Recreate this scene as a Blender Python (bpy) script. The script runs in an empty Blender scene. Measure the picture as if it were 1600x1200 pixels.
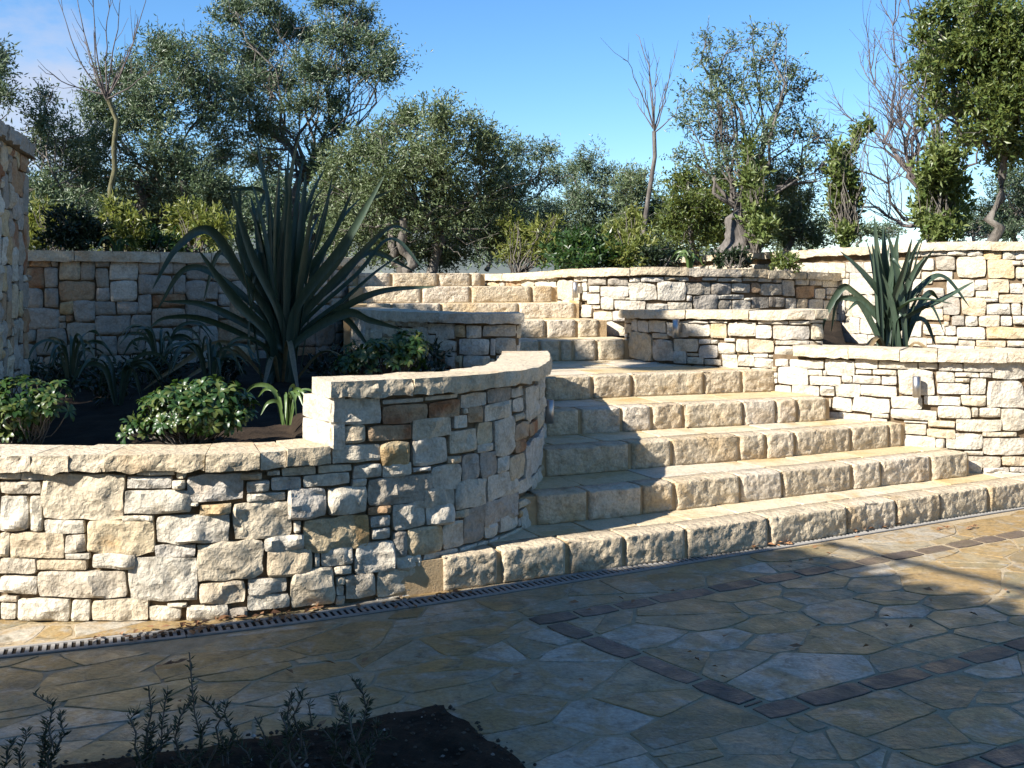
import bpy, math, random
import numpy as np
from mathutils import Vector, Matrix

scene = bpy.context.scene
COL = scene.collection
PI = math.pi
R = math.radians

# ------------------------------------------------------------------ camera
EYE = 1.535                      # eye height above the lower terrace
FPX, HX, HY = 1690.0, 800.0, 435.0   # focal length and horizon measured on a 1600 px wide print
cam_d = bpy.data.cameras.new('camera')
cam = bpy.data.objects.new('camera', cam_d)
COL.objects.link(cam)
cam.location = (0, 0, EYE)
cam.rotation_euler = (R(90), 0, 0)
cam_d.sensor_width = 36.0
cam_d.lens = FPX * 36.0 / 1600.0
cam_d.shift_y = -(600.0 - HY) / 1600.0
cam_d.clip_start = 0.05
cam_d.clip_end = 3000
scene.camera = cam

# ------------------------------------------------------------------ light
SUN_EL = R(36.0)
SUN_H = Vector((-0.81, -0.585)).normalized()        # horizontal direction towards the sun
world = bpy.data.worlds.new('World'); scene.world = world
world.use_nodes = True
wn = world.node_tree.nodes; wl = world.node_tree.links
wn.clear()
w_out = wn.new('ShaderNodeOutputWorld'); w_bg = wn.new('ShaderNodeBackground')
sky = wn.new('ShaderNodeTexSky'); sky.sky_type = 'NISHITA'; sky.sun_disc = False
sky.sun_elevation = SUN_EL
sky.sun_rotation = math.atan2(SUN_H.x, SUN_H.y)
sky.air_density = 1.0; sky.dust_density = 0.0; sky.ozone_density = 6.0
sky.altitude = 100
w_bg.inputs['Strength'].default_value = 0.082
w_hs = wn.new('ShaderNodeHueSaturation'); w_hs.inputs['Saturation'].default_value = 1.13
wl.new(sky.outputs[0], w_hs.inputs['Color']); 
# a small low cloud at the left of the view, as in the photograph
w_tc = wn.new('ShaderNodeTexCoord'); w_map = wn.new('ShaderNodeMapping'); w_map.inputs['Scale'].default_value = (1, 1, 2.2)
w_no = wn.new('ShaderNodeTexNoise'); w_no.inputs['Scale'].default_value = 9.0; w_no.inputs['Detail'].default_value = 7; w_no.inputs['Roughness'].default_value = 0.6
wl.new(w_tc.outputs['Generated'], w_map.inputs[0]); wl.new(w_map.outputs[0], w_no.inputs['Vector'])
w_dot = wn.new('ShaderNodeVectorMath'); w_dot.operation = 'DOT_PRODUCT'
cdir = Vector(((50 - HX) / FPX, 1.0, (HY - 160) / FPX)).normalized()
w_dot.inputs[1].default_value = cdir; wl.new(w_tc.outputs['Generated'], w_dot.inputs[0])
w_r = wn.new('ShaderNodeMapRange'); w_r.inputs[1].default_value = math.cos(R(6)); w_r.inputs[2].default_value = math.cos(R(1.5))
wl.new(w_dot.outputs['Value'], w_r.inputs[0])
w_a = wn.new('ShaderNodeMath'); w_a.operation = 'MULTIPLY_ADD'; w_a.inputs[1].default_value = 0.55; wl.new(w_r.outputs[0], w_a.inputs[0]); wl.new(w_no.outputs['Fac'], w_a.inputs[2])
w_m = wn.new('ShaderNodeMapRange'); w_m.inputs[1].default_value = 0.72; w_m.inputs[2].default_value = 1.05; w_m.inputs[4].default_value = 0.7; wl.new(w_a.outputs[0], w_m.inputs[0])
w_mix = wn.new('ShaderNodeMix'); w_mix.data_type = 'RGBA'; w_mix.inputs[7].default_value = (3.5, 3.6, 4.2, 1)
wl.new(w_m.outputs[0], w_mix.inputs[0]); wl.new(w_hs.outputs[0], w_mix.inputs[6]); wl.new(w_mix.outputs[2], w_bg.inputs['Color'])
wl.new(w_bg.outputs[0], w_out.inputs['Surface'])

sun_d = bpy.data.lights.new('sun', 'SUN'); sun = bpy.data.objects.new('sun', sun_d); COL.objects.link(sun)
sun_d.energy = 5.0; sun_d.angle = R(0.55); sun_d.color = (1.0, 0.955, 0.89)
sdir = Vector((SUN_H.x * math.cos(SUN_EL), SUN_H.y * math.cos(SUN_EL), math.sin(SUN_EL)))
sun.rotation_euler = sdir.to_track_quat('Z', 'Y').to_euler()
sun.location = (-20, -14, 18)

vs = scene.view_settings
vs.view_transform = 'Standard'; vs.look = 'None'; vs.gamma = 1.0; vs.use_curve_mapping = False
vs.exposure = 1.30

# ------------------------------------------------------------------ helpers
def at(x, y, d):
    """point that shows at print position (x, y) when it stands d metres ahead"""
    return Vector(((x - HX) / FPX * d, d, EYE - (y - HY) / FPX * d))

def on_z(x, y, z):
    d = FPX * (EYE - z) / (y - HY)
    return Vector(((x - HX) / FPX * d, d, z))

def _hash(ix, iy, iz, seed):
    h = (ix * 374761393 + iy * 668265263 + iz * 2147483647 + seed * 144665) & 0x7fffffff
    h = ((h ^ (h >> 13)) * 1274126177) & 0x7fffffff
    h = (h ^ (h >> 16)) & 0xffff
    return h / 32767.5 - 1.0

def vnoise(p, seed=0):
    f = np.floor(p).astype(np.int64); t = p - f
    t = t * t * (3 - 2 * t)
    r = 0
    for dx in (0, 1):
        wx = t[:, 0] if dx else 1 - t[:, 0]
        for dy in (0, 1):
            wy = t[:, 1] if dy else 1 - t[:, 1]
            for dz in (0, 1):
                wz = t[:, 2] if dz else 1 - t[:, 2]
                r = r + wx * wy * wz * _hash(f[:, 0] + dx, f[:, 1] + dy, f[:, 2] + dz, seed)
    return r

def fbm(p, octaves=3, seed=0, gain=0.5):
    a, s, v = 1.0, 1.0, 0
    for i in range(octaves):
        v = v + a * vnoise(p * s + 17.3 * i, seed + i); a *= gain; s *= 2.03
    return v

def mesh_np(name, verts, faces, smooth=True):
    """faces: (n,3) or (n,4) int array or list of such arrays, or plain python polygons"""
    me = bpy.data.meshes.new(name)
    verts = np.asarray(verts, dtype=np.float32)
    if isinstance(faces, np.ndarray):
        faces = [faces]
    if len(faces) and isinstance(faces[0], np.ndarray):
        loops = np.concatenate([f.ravel() for f in faces]).astype(np.int32)
        sizes = np.concatenate([np.full(len(f), f.shape[1]) for f in faces]).astype(np.int32)
    else:
        loops = np.array([i for f in faces for i in f], dtype=np.int32)
        sizes = np.array([len(f) for f in faces], dtype=np.int32)
    starts = np.concatenate([[0], np.cumsum(sizes)[:-1]]).astype(np.int32)
    me.vertices.add(len(verts)); me.vertices.foreach_set('co', verts.ravel())
    me.loops.add(len(loops)); me.loops.foreach_set('vertex_index', loops)
    me.polygons.add(len(sizes)); me.polygons.foreach_set('loop_start', starts)
    me.polygons.foreach_set('loop_total', sizes)
    me.polygons.foreach_set('use_smooth', np.full(len(sizes), smooth))
    me.update(calc_edges=True)
    me.validate()
    return me

def add(name, me, mat, parent=None, kind=None):
    o = bpy.data.objects.new(name, me)
    COL.objects.link(o)
    if mat is not None and not me.materials:
        for m in (mat if isinstance(mat, (list, tuple)) else [mat]):
            me.materials.append(m)
    if parent is not None:
        o.parent = parent
        # meshes are made in world coordinates: shift to the parent's base
    if kind: o['kind'] = kind
    return o

def local(verts, parent):
    v = np.asarray(verts, dtype=np.float64)
    if parent is not None:
        off = Vector((0, 0, 0)); p = parent
        while p is not None:
            off += p.location; p = p.parent
        v = v - np.array(off)
    return v

def part(name, verts, faces, mat, parent=None, smooth=True, kind=None):
    return add(name, mesh_np(name, local(verts, parent), faces, smooth), mat, parent, kind)

def tag(o, label, cat, group=None):
    o['label'] = label; o['category'] = cat
    if group: o['group'] = group
    return o

def thing(name, loc, label, cat, group=None):
    o = bpy.data.objects.new(name, None); COL.objects.link(o)
    o.empty_display_size = 0.1
    o.location = loc
    return tag(o, label, cat, group)

def sub_empty(name, loc, parent):
    o = bpy.data.objects.new(name, None); COL.objects.link(o)
    o.parent = parent; o.location = Vector(loc) - parent.location
    o.empty_display_size = 0.1
    return o

def grid_faces(nu, nv, off=0):
    """quads of an nu x nv vertex grid (u major)"""
    i = np.arange(nu - 1)[:, None]; j = np.arange(nv - 1)[None, :]
    a = (i * nv + j).ravel() + off
    return np.stack([a, a + nv, a + nv + 1, a + 1], 1)

class Path:
    """smooth plan curve, measured along its length; the visible side is to the right of its direction"""
    def __init__(self, pts, smooth=True, n=40):
        P = [np.array(p, float) for p in pts]
        out = []
        if smooth and len(P) > 2:
            Q = [2 * P[0] - P[1]] + P + [2 * P[-1] - P[-2]]
            for i in range(1, len(Q) - 2):
                p0, p1, p2, p3 = Q[i - 1:i + 3]
                for k in range(n):
                    t = k / n
                    out.append(0.5 * (2 * p1 + (p2 - p0) * t + (2 * p0 - 5 * p1 + 4 * p2 - p3) * t * t + (3 * p1 - p0 - 3 * p2 + p3) * t ** 3))
            out.append(P[-1])
        else:
            for i in range(len(P) - 1):
                for k in range(n):
                    out.append(P[i] + (P[i + 1] - P[i]) * k / n)
            out.append(P[-1])
        self.p = np.array(out)
        seg = np.linalg.norm(np.diff(self.p, axis=0), axis=1)
        self.s = np.concatenate([[0], np.cumsum(seg)]); self.L = self.s[-1]
        t = np.gradient(self.p, self.s, axis=0)
        t /= np.linalg.norm(t, axis=1)[:, None]
        self.n = np.stack([t[:, 1], -t[:, 0]], 1)
    def pos(self, s):
        s = np.asarray(s, float)
        e0 = np.minimum(s, 0); e1 = np.maximum(s - self.L, 0)
        x = np.interp(s, self.s, self.p[:, 0]); y = np.interp(s, self.s, self.p[:, 1])
        n = self.nor(s); tx, ty = -n[..., 1], n[..., 0]
        return np.stack([x + tx * (e0 + e1), y + ty * (e0 + e1)], -1)
    def nor(self, s):
        n = np.stack([np.interp(s, self.s, self.n[:, 0]), np.interp(s, self.s, self.n[:, 1])], -1)
        return n / np.linalg.norm(n, axis=-1, keepdims=True)
    def xyz(self, s, dep, z):
        s = np.asarray(s, float)
        q = self.pos(s) + self.nor(s) * np.asarray(dep)[..., None]
        return np.concatenate([q, np.broadcast_to(np.asarray(z, float), s.shape)[..., None]], -1)
    def hit(self, x):
        """length along the path where print column x meets it (nearest crossing)"""
        px = HX + FPX * self.p[:, 0] / self.p[:, 1] - x
        k = np.where(px[:-1] * px[1:] <= 0)[0]
        if len(k) == 0:
            return None
        k = min(k, key=lambda i: self.p[i, 1])
        t = px[k] / (px[k] - px[k + 1] + 1e-12)
        return self.s[k] + t * (self.s[k + 1] - self.s[k])
    def sz(self, x, y):
        s = self.hit(x)
        if s is None: return None
        d = self.pos(s)[1]
        return s, EYE - (y - HY) / FPX * d

# ------------------------------------------------------------------ materials
def new_mat(name):
    m = bpy.data.materials.new(name); m.use_nodes = True
    nt = m.node_tree; nt.nodes.clear()
    out = nt.nodes.new('ShaderNodeOutputMaterial'); b = nt.nodes.new('ShaderNodeBsdfPrincipled')
    nt.links.new(b.outputs[0], out.inputs['Surface'])
    return m, nt, b, out

def node(nt, typ, **kw):
    n = nt.nodes.new(typ)
    for k, v in kw.items(): setattr(n, k, v)
    return n

def ramp(nt, fac, stops, interp='LINEAR'):
    n = nt.nodes.new('ShaderNodeValToRGB'); n.color_ramp.interpolation = interp
    e = n.color_ramp.elements
    while len(e) < len(stops): e.new(0.5)
    for i, (p, c) in enumerate(stops):
        e[i].position = p; e[i].color = (*c, 1) if len(c) == 3 else c
    nt.links.new(fac, n.inputs[0])
    return n.outputs[0]

def mixc(nt, fac, a, b, mode='MIX'):
    n = nt.nodes.new('ShaderNodeMix'); n.data_type = 'RGBA'; n.blend_type = mode
    if isinstance(fac, (int, float)): n.inputs[0].default_value = fac
    else: nt.links.new(fac, n.inputs[0])
    for i, v in ((6, a), (7, b)):
        if isinstance(v, tuple): n.inputs[i].default_value = (*v, 1)
        else: nt.links.new(v, n.inputs[i])
    return n.outputs[2]

def math_n(nt, op, a, b=None, c=None):
    n = nt.nodes.new('ShaderNodeMath'); n.operation = op
    for i, v in enumerate((a, b, c)):
        if v is None: continue
        if isinstance(v, (int, float)): n.inputs[i].default_value = v
        else: nt.links.new(v, n.inputs[i])
    return n.outputs[0]

def coords(nt, rnd=True, scale=(1, 1, 1)):
    """world position, offset for each object so that neighbours differ"""
    g = nt.nodes.new('ShaderNodeNewGeometry')
    vec = g.outputs['Position']
    if rnd:
        oi = nt.nodes.new('ShaderNodeObjectInfo')
        c = nt.nodes.new('ShaderNodeCombineXYZ')
        m = math_n(nt, 'MULTIPLY', oi.outputs['Random'], 37.0)
        nt.links.new(m, c.inputs[0]); nt.links.new(m, c.inputs[2])
        va = nt.nodes.new('ShaderNodeVectorMath'); va.operation = 'ADD'
        nt.links.new(vec, va.inputs[0]); nt.links.new(c.outputs[0], va.inputs[1])
        return va.outputs[0], oi.outputs['Random']
    return vec, None

def noise(nt, vec, scale, detail=4, rough=0.55, dist=0.0):
    n = nt.nodes.new('ShaderNodeTexNoise'); n.inputs['Scale'].default_value = scale
    n.inputs['Detail'].default_value = detail; n.inputs['Roughness'].default_value = rough
    n.inputs['Distortion'].default_value = dist
    nt.links.new(vec, n.inputs['Vector'])
    return n.outputs['Fac']

def voro(nt, vec, scale, feature='F1'):
    n = nt.nodes.new('ShaderNodeTexVoronoi'); n.inputs['Scale'].default_value = scale; n.feature = feature
    nt.links.new(vec, n.inputs['Vector'])
    return n.outputs['Distance']

def bump(nt, bsdf, height, strength, dist):
    n = nt.nodes.new('ShaderNodeBump'); n.inputs['Strength'].default_value = strength
    n.inputs['Distance'].default_value = dist
    nt.links.new(height, n.inputs['Height']); nt.links.new(n.outputs[0], bsdf.inputs['Normal'])
    return n

KS = 0.83                      # limestone of the place reflects a good third of the light
def sc3(c): return (c[0] * KS * 1.04, c[1] * KS * 0.985, c[2] * KS * 0.915)
def stone_mat(name, tints, stain=(0.50, 0.27, 0.08), stain_amt=0.5, stain_lo=0.56, dark_amt=0.35, pit=1.0, rough=0.85):
    """limestone: a tint for each stone, ochre blotches, thin grey weathering, chiselled fine relief"""
    tints = [sc3(t) for t in tints]
    m, nt, b, out = new_mat(name)
    vec, rnd = coords(nt)
    n = len(tints)
    base = ramp(nt, rnd, [(i / n, t) for i, t in enumerate(tints)], 'CONSTANT')
    a = noise(nt, vec, 3.0, 5, 0.6, 0.4)
    blot = ramp(nt, a, [(stain_lo, (0, 0, 0)), (stain_lo + 0.14, (1, 1, 1))])
    blot = math_n(nt, 'MULTIPLY', blot, stain_amt)
    c = mixc(nt, blot, base, sc3(stain))
    g = noise(nt, vec, 14.0, 6, 0.65)
    gr = ramp(nt, g, [(0.36, (1, 1, 1)), (0.52, (0, 0, 0))])
    c = mixc(nt, math_n(nt, 'MULTIPLY', gr, dark_amt), c, sc3((0.16, 0.13, 0.09)))
    sp = noise(nt, vec, 70.0, 3, 0.6)
    spv = ramp(nt, sp, [(0.3, (0.80, 0.80, 0.80)), (0.65, (1.08, 1.08, 1.08))])
    c = mixc(nt, 1.0, c, spv, 'MULTIPLY')
    nt.links.new(c, b.inputs['Base Color'])
    b.inputs['Roughness'].default_value = rough
    b.inputs['Specular IOR Level'].default_value = 0.25
    h1 = noise(nt, vec, 24.0, 6, 0.62, 0.5)
    h2 = voro(nt, vec, 38.0)
    h3 = noise(nt, vec, 120.0, 3, 0.6)
    h = math_n(nt, 'ADD', math_n(nt, 'MULTIPLY', h1, 1.0), math_n(nt, 'MULTIPLY', h2, 0.30))
    h = math_n(nt, 'ADD', h, math_n(nt, 'MULTIPLY', h3, 0.22))
    bump(nt, b, h, 0.75 * pit, 0.022)
    return m

M = {}
CREAM = [(0.66, 0.61, 0.50), (0.62, 0.58, 0.49), (0.68, 0.64, 0.55), (0.58, 0.55, 0.47), (0.64, 0.57, 0.44),
         (0.60, 0.57, 0.51), (0.67, 0.63, 0.53), (0.55, 0.50, 0.41), (0.63, 0.60, 0.52), (0.60, 0.51, 0.37)]
M['stone'] = stone_mat('limestone', CREAM, stain_amt=0.35, stain_lo=0.60)
M['ochre'] = stone_mat('limestone_ochre', [(0.60, 0.50, 0.33), (0.56, 0.46, 0.29), (0.62, 0.53, 0.37)], stain=(0.48, 0.28, 0.09), stain_amt=0.7, stain_lo=0.50)
M['rust'] = stone_mat('limestone_rust', [(0.46, 0.34, 0.22), (0.50, 0.38, 0.26), (0.44, 0.30, 0.18)], stain=(0.26, 0.09, 0.03), stain_amt=0.8, stain_lo=0.46)
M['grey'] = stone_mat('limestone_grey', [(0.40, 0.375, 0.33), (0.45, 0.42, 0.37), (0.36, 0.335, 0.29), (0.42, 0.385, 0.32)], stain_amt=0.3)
M['cap'] = stone_mat('coping_limestone', [(0.66, 0.59, 0.46), (0.63, 0.56, 0.43), (0.68, 0.61, 0.49), (0.60, 0.52, 0.38)], stain_amt=0.35, stain_lo=0.56, dark_amt=0.25)
M['block'] = stone_mat('step_limestone', [(0.62, 0.54, 0.40), (0.66, 0.58, 0.45), (0.58, 0.50, 0.37), (0.64, 0.57, 0.46)], stain=(0.52, 0.34, 0.13), stain_amt=0.45, stain_lo=0.54, dark_amt=0.4, pit=1.15)
M['tread'] = stone_mat('tread_flagstone', [(0.64, 0.55, 0.38), (0.66, 0.58, 0.43), (0.60, 0.49, 0.30), (0.62, 0.56, 0.45)], stain=(0.52, 0.33, 0.10), stain_amt=0.55, stain_lo=0.50, dark_amt=0.2, pit=0.45, rough=0.6)

def mortar_mat(name, col, col2, bmp=0.5, sc=18):
    m, nt, b, out = new_mat(name)
    vec, _ = coords(nt, False)
    a = noise(nt, vec, sc, 5, 0.6)
    c = ramp(nt, a, [(0.3, sc3(col)), (0.7, sc3(col2))])
    nt.links.new(c, b.inputs['Base Color']); b.inputs['Roughness'].default_value = 0.95
    b.inputs['Specular IOR Level'].default_value = 0.15
    h = noise(nt, vec, sc * 5, 4, 0.7)
    bump(nt, b, h, bmp, 0.012)
    return m
M['core'] = mortar_mat('wall_core_earth', (0.11, 0.080, 0.050), (0.22, 0.165, 0.105))
M['mortar'] = mortar_mat('step_mortar', (0.40, 0.29, 0.16), (0.52, 0.40, 0.25))
M['bedding'] = mortar_mat('paving_mortar', (0.33, 0.27, 0.175), (0.46, 0.39, 0.275))
M['soil'] = mortar_mat('planter_soil', (0.018, 0.013, 0.009), (0.05, 0.036, 0.024), 1.0, 9)
M['earth'] = mortar_mat('upper_earth', (0.06, 0.055, 0.028), (0.12, 0.10, 0.055), 1.0, 3)

# ------------------------------------------------------------------ stone pieces
SEED = [11]
def nseed():
    SEED[0] += 1
    return SEED[0]

def stone_piece(parent, path, c4, res, mat, bulge=0.03, rough=0.016, back=0.06, rnd=None, name='stone', round_k=0.085):
    """one rubble stone on a wall face; c4 = four (s, z) corners, anticlockwise from lower left"""
    sd = nseed(); rng = rnd or random.Random(sd)
    c4 = np.array(c4, float)
    w = (abs(c4[1, 0] - c4[0, 0]) + abs(c4[2, 0] - c4[3, 0])) / 2
    h = (abs(c4[3, 1] - c4[0, 1]) + abs(c4[2, 1] - c4[1, 1])) / 2
    nu = int(min(26, max(4, w / res))) + 1; nv = int(min(20, max(4, h / res))) + 1
    u = np.linspace(-1, 1, nu); v = np.linspace(-1, 1, nv)
    # crowd the grid toward the rim so the arris stays crisp
    u = np.sign(u) * (1 - (1 - np.abs(u)) ** 1.15); v = np.sign(v) * (1 - (1 - np.abs(v)) ** 1.15)
    U, V = np.meshgrid(u, v, indexing='ij'); U = U.ravel(); V = V.ravel()
    ks = [rng.uniform(0.3, 1.6) * round_k for _ in range(4)]
    kq = np.where(U < 0, np.where(V < 0, ks[0], ks[3]), np.where(V < 0, ks[1], ks[2]))
    e = 3.0
    corner = np.abs(U) ** e * np.abs(V) ** e
    asp = min(w, h) / max(w, h)
    ku = kq * (asp if w > h else 1.0); kv = kq * (asp if h > w else 1.0)
    Us = U * (1 - ku * corner); Vs = V * (1 - kv * corner)
    a, b_ = (Us + 1) / 2, (Vs + 1) / 2
    S = (1 - a) * (1 - b_) * c4[0, 0] + a * (1 - b_) * c4[1, 0] + a * b_ * c4[2, 0] + (1 - a) * b_ * c4[3, 0]
    Z = (1 - a) * (1 - b_) * c4[0, 1] + a * (1 - b_) * c4[1, 1] + a * b_ * c4[2, 1] + (1 - a) * b_ * c4[3, 1]
    P = np.stack([S, Z, np.full_like(S, sd * 0.37)], 1)
    rim = np.maximum(np.abs(U), np.abs(V))
    # wandering outline
    wob = 0.055 * min(w, h)
    S = S + wob * vnoise(P * 16, sd) * rim ** 2; Z = Z + wob * vnoise(P * 16 + 9.1, sd + 3) * rim ** 2
    # split face: the lowest of several tilted planes, then smaller chips
    D = np.full_like(S, 1e3)
    cs, cz = c4[:, 0].mean(), c4[:, 1].mean()
    for k in range(9):
        g1, g2 = rng.uniform(-0.55, 0.55), rng.uniform(-0.55, 0.55)
        os, oz = rng.uniform(-0.4, 0.4) * w, rng.uniform(-0.4, 0.4) * h
        D = np.minimum(D, bulge * rng.uniform(0.75, 1.25) + g1 * (S - cs - os) + g2 * (Z - cz - oz))
    D = np.maximum(D, bulge * 0.15)
    D = D + rough * (0.75 * fbm(P * 12, 3, sd) - 0.9 * np.abs(vnoise(P * 15 + 5, sd + 5)) - 0.5 * np.abs(vnoise(P * 34 + 2, sd + 6)) + 0.5)
    edge = np.minimum(1, (1 - rim) * min(w, h) / 2 / 0.010)
    edge = np.sqrt(np.clip(edge, 0, 1))
    D = D * (0.40 + 0.60 * edge)
    front = path.xyz(S, D, Z)
    # rim going back into the wall
    idx = np.arange(nu * nv).reshape(nu, nv)
    loop = np.concatenate([idx[:-1, 0], idx[-1, :-1], idx[:0:-1, -1], idx[0, :0:-1]])
    rb = path.xyz(S[loop], np.full(len(loop), -back), Z[loop])
    n0 = nu * nv; L = len(loop)
    k = np.arange(L); k2 = (k + 1) % L
    side = np.stack([loop[k], n0 + k, n0 + k2, loop[k2]], 1)
    verts = np.concatenate([front, rb])
    o = part(name, verts, [grid_faces(nu, nv), side], mat, parent)
    if res < 0.03: o.data.set_sharp_from_angle(angle=R(28))
    return o

def pack_cells(occ, rng, sizes):
    """fill the free cells of a grid with random rectangles, bottom up"""
    ns, nz = occ.shape; out = []
    for j in range(nz):
        for i in range(ns):
            if occ[i, j]: continue
            for tr in range(14):
                w, h = rng.choice(sizes)
                w = max(1, w + rng.choice((-1, 0, 0, 1))); 
                while w > 1 and (i + w > ns or occ[i:i + w, j].any()): w -= 1
                while h > 1 and (j + h > nz or occ[i:i + w, j:j + h].any()): h -= 1
                if h > 1 or tr > 8 or w <= 3: break
            if h > w * 1.7: h = max(1, int(w * 1.5))
            occ[i:i + w, j:j + h] = True
            out.append((i, j, w, h))
    return out

def lay_stones(parent, path, zones, traced, res, seed, cell=0.045, sizes=None, bulge=0.03, rough=0.016, joint=0.005, min_area=1, mats=None):
    """zones: (s0, s1, z0, z1) rectangles of wall face to fill; traced: (s0, s1, z0, z1, code) stones read off the photograph"""
    rng = random.Random(seed)
    sizes = sizes or [(7, 4), (6, 3), (5, 3), (4, 2), (6, 2), (3, 2), (8, 4), (4, 3), (5, 2), (3, 3)]
    smin = min(z[0] for z in zones); smax = max(z[1] for z in zones)
    zmin = min(z[2] for z in zones); zmax = max(z[3] for z in zones)
    ns = max(1, int(round((smax - smin) / cell))); nz = max(1, int(round((zmax - zmin) / cell)))
    cs = (smax - smin) / ns; cz = (zmax - zmin) / nz
    SC = smin + (np.arange(ns) + 0.5) * cs; ZC = zmin + (np.arange(nz) + 0.5) * cz
    occ = np.ones((ns, nz), bool)
    for (a, b, c, d) in zones:
        occ[np.ix_((SC > a) & (SC < b), (ZC > c) & (ZC < d))] = False
    def jit(v, w): return v + rng.uniform(-w, w)
    for (a, b, c, d, code) in traced:
        m = min(b - a, d - c)
        occ[np.ix_((SC > a - 0.012) & (SC < b + 0.012), (ZC > c - 0.012) & (ZC < d + 0.012))] = True
        j = 0.04 * m; g = 0.0022
        q = [(jit(a + g, j), jit(c + g, j)), (jit(b - g, j), jit(c + g, j)), (jit(b - g, j), jit(d - g, j)), (jit(a + g, j), jit(d - g, j))]
        stone_piece(parent, path, q, res, M[code], bulge * rng.uniform(0.7, 1.3), rough)
    for (i, j, w, h) in pack_cells(occ, rng, sizes):
        if w * h < min_area: continue
        a, b = smin + i * cs + joint * 0.55, smin + (i + w) * cs - joint * 0.55
        c, d = zmin + j * cz + joint * 0.55, zmin + (j + h) * cz - joint * 0.55
        jj = 0.05 * min(b - a, d - c) + 0.002
        q = [(jit(a, jj), jit(c, jj)), (jit(b, jj), jit(c, jj)), (jit(b, jj), jit(d, jj)), (jit(a, jj), jit(d, jj))]
        r = rng.random()
        code = 'stone' if r < 0.86 else ('grey' if r < 0.94 else ('ochre' if r < 0.98 else 'rust'))
        if mats: code = mats(rng)
        stone_piece(parent, path, q, res, M[code], bulge * rng.uniform(0.6, 1.25) * (0.7 if w * h < 5 else 1), rough)

def wall_core(parent, path, s0, s1, zb, zt, thick, inset=0.024, n=None):
    """earth and rubble body behind the face stones"""
    n = n or max(4, int((s1 - s0) / 0.08)) + 1
    s = np.linspace(s0, s1, n)
    zt_ = np.array([zt(x) if callable(zt) else zt for x in s]); zb_ = np.array([zb(x) if callable(zb) else zb for x in s])
    rows = [path.xyz(s, np.full(n, -inset), zb_), path.xyz(s, np.full(n, -inset), zt_),
            path.xyz(s, np.full(n, -thick), zt_), path.xyz(s, np.full(n, -thick), zb_)]
    V = np.stack(rows, 1).reshape(-1, 3)
    f = grid_faces(n, 4)
    i = np.arange(n - 1); closing = np.stack([i * 4 + 3, i * 4 + 7, i * 4 + 4, i * 4 + 0], 1)
    ends = np.array([[0, 1, 2, 3], [(n - 1) * 4 + 3, (n - 1) * 4 + 2, (n - 1) * 4 + 1, (n - 1) * 4]])
    return part('core', V, [f, closing, ends], M['core'], parent, smooth=False)

def coping(parent, path, s0, s1, zt, thick, over, depth, seed, joints=None, rough=0.012, res=0.028, name='coping_stone', mat='cap', lens=(0.35, 0.8), gap=0.005):
    """flat capping stones along the top of a wall, rock faced at the front"""
    rng = random.Random(seed)
    if joints is None:
        joints = [s0]
        while joints[-1] < s1 - 0.25: joints.append(joints[-1] + rng.uniform(*lens))
        if s1 - joints[-1] < 0.2: joints[-1] = s1
        else: joints.append(s1)
        joints[-1] = s1
    for a, b in zip(joints[:-1], joints[1:]):
        sd = nseed()
        n = max(4, int((b - a) / res)) + 1
        s = np.linspace(a + gap / 2, b - gap / 2, n)
        dz = rng.uniform(-0.005, 0.005); do = rng.uniform(-0.010, 0.012)
        prof = [(-depth, -1), (0.0, -1), (over, -1.0), (over, -0.72), (over, -0.45), (over, -0.2), (over - 0.001, 0), (over - 0.06, 0), (-depth * 0.5, 0), (-depth, 0)]
        rows = []
        for k, (d0, q) in enumerate(prof):
            zz = np.array([(zt(x) if callable(zt) else zt) for x in s]) + q * thick + dz
            P = np.stack([s * 1.0, zz * 1.0, np.full(n, sd * 0.91)], 1)
            dd = np.full(n, d0 + (do if d0 > 0 else 0))
            if k in (2, 3, 4, 5):
                dd = dd + rough * (0.7 * fbm(P * 14, 3, sd) - 0.9 * np.abs(vnoise(P * 28, sd + 2)) + 0.5 * vnoise(P * 50, sd + 8))
                dd = dd + (0.003 if k in (3, 4) else 0)
            if k == 6: dd = dd + rough * (0.7 * fbm(P * 14, 3, sd) - 0.5 * np.abs(vnoise(P * 28, sd + 2)))
            if k == 2: zz = zz + rough * 0.7 * fbm(P * 17, 2, sd + 7)
            if k >= 6: zz = zz + 0.004 * fbm(P * 6 + k, 2, sd + 4)
            if k == 9: dd = dd + 0.02 * fbm(P * 5, 2, sd + 1)
            ss = s + 0.004 * vnoise(P * 25, sd)
            rows.append(path.xyz(ss, dd, zz))
        m = len(prof)
        V = np.stack(rows, 1).reshape(-1, 3)
        i = np.arange(n - 1); closing = np.stack([i * m + m - 1, (i + 1) * m + m - 1, (i + 1) * m, i * m], 1)
        faces = [list(f) for f in grid_faces(n, m)] + [list(f) for f in closing]
        faces += [list(range(m)), list(range((n - 1) * m + m - 1, (n - 1) * m - 1, -1))]
        o = part(name, V, faces, M[mat], parent)
        try: o.data.set_sharp_from_angle(angle=R(40))
        except Exception: pass

def traced_sz(path, items, ox, oy, sc):
    """stones read off the print (left, top, right, bottom[, code]) -> rectangles on the wall face"""
    out = []
    for it in items:
        x0, y0, x1, y1 = it[:4]; code = it[4] if len(it) > 4 else 'stone'
        X0, X1, Y0, Y1 = ox + x0 * sc, ox + x1 * sc, oy + y0 * sc, oy + y1 * sc
        a, b = path.hit(X0), path.hit(X1); c = path.sz((X0 + X1) / 2, Y0); d = path.sz((X0 + X1) / 2, Y1)
        if a is None or b is None or c is None: continue
        if a > b: a, b = b, a
        out.append((a, b, d[1], c[1], code))
    return out

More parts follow.
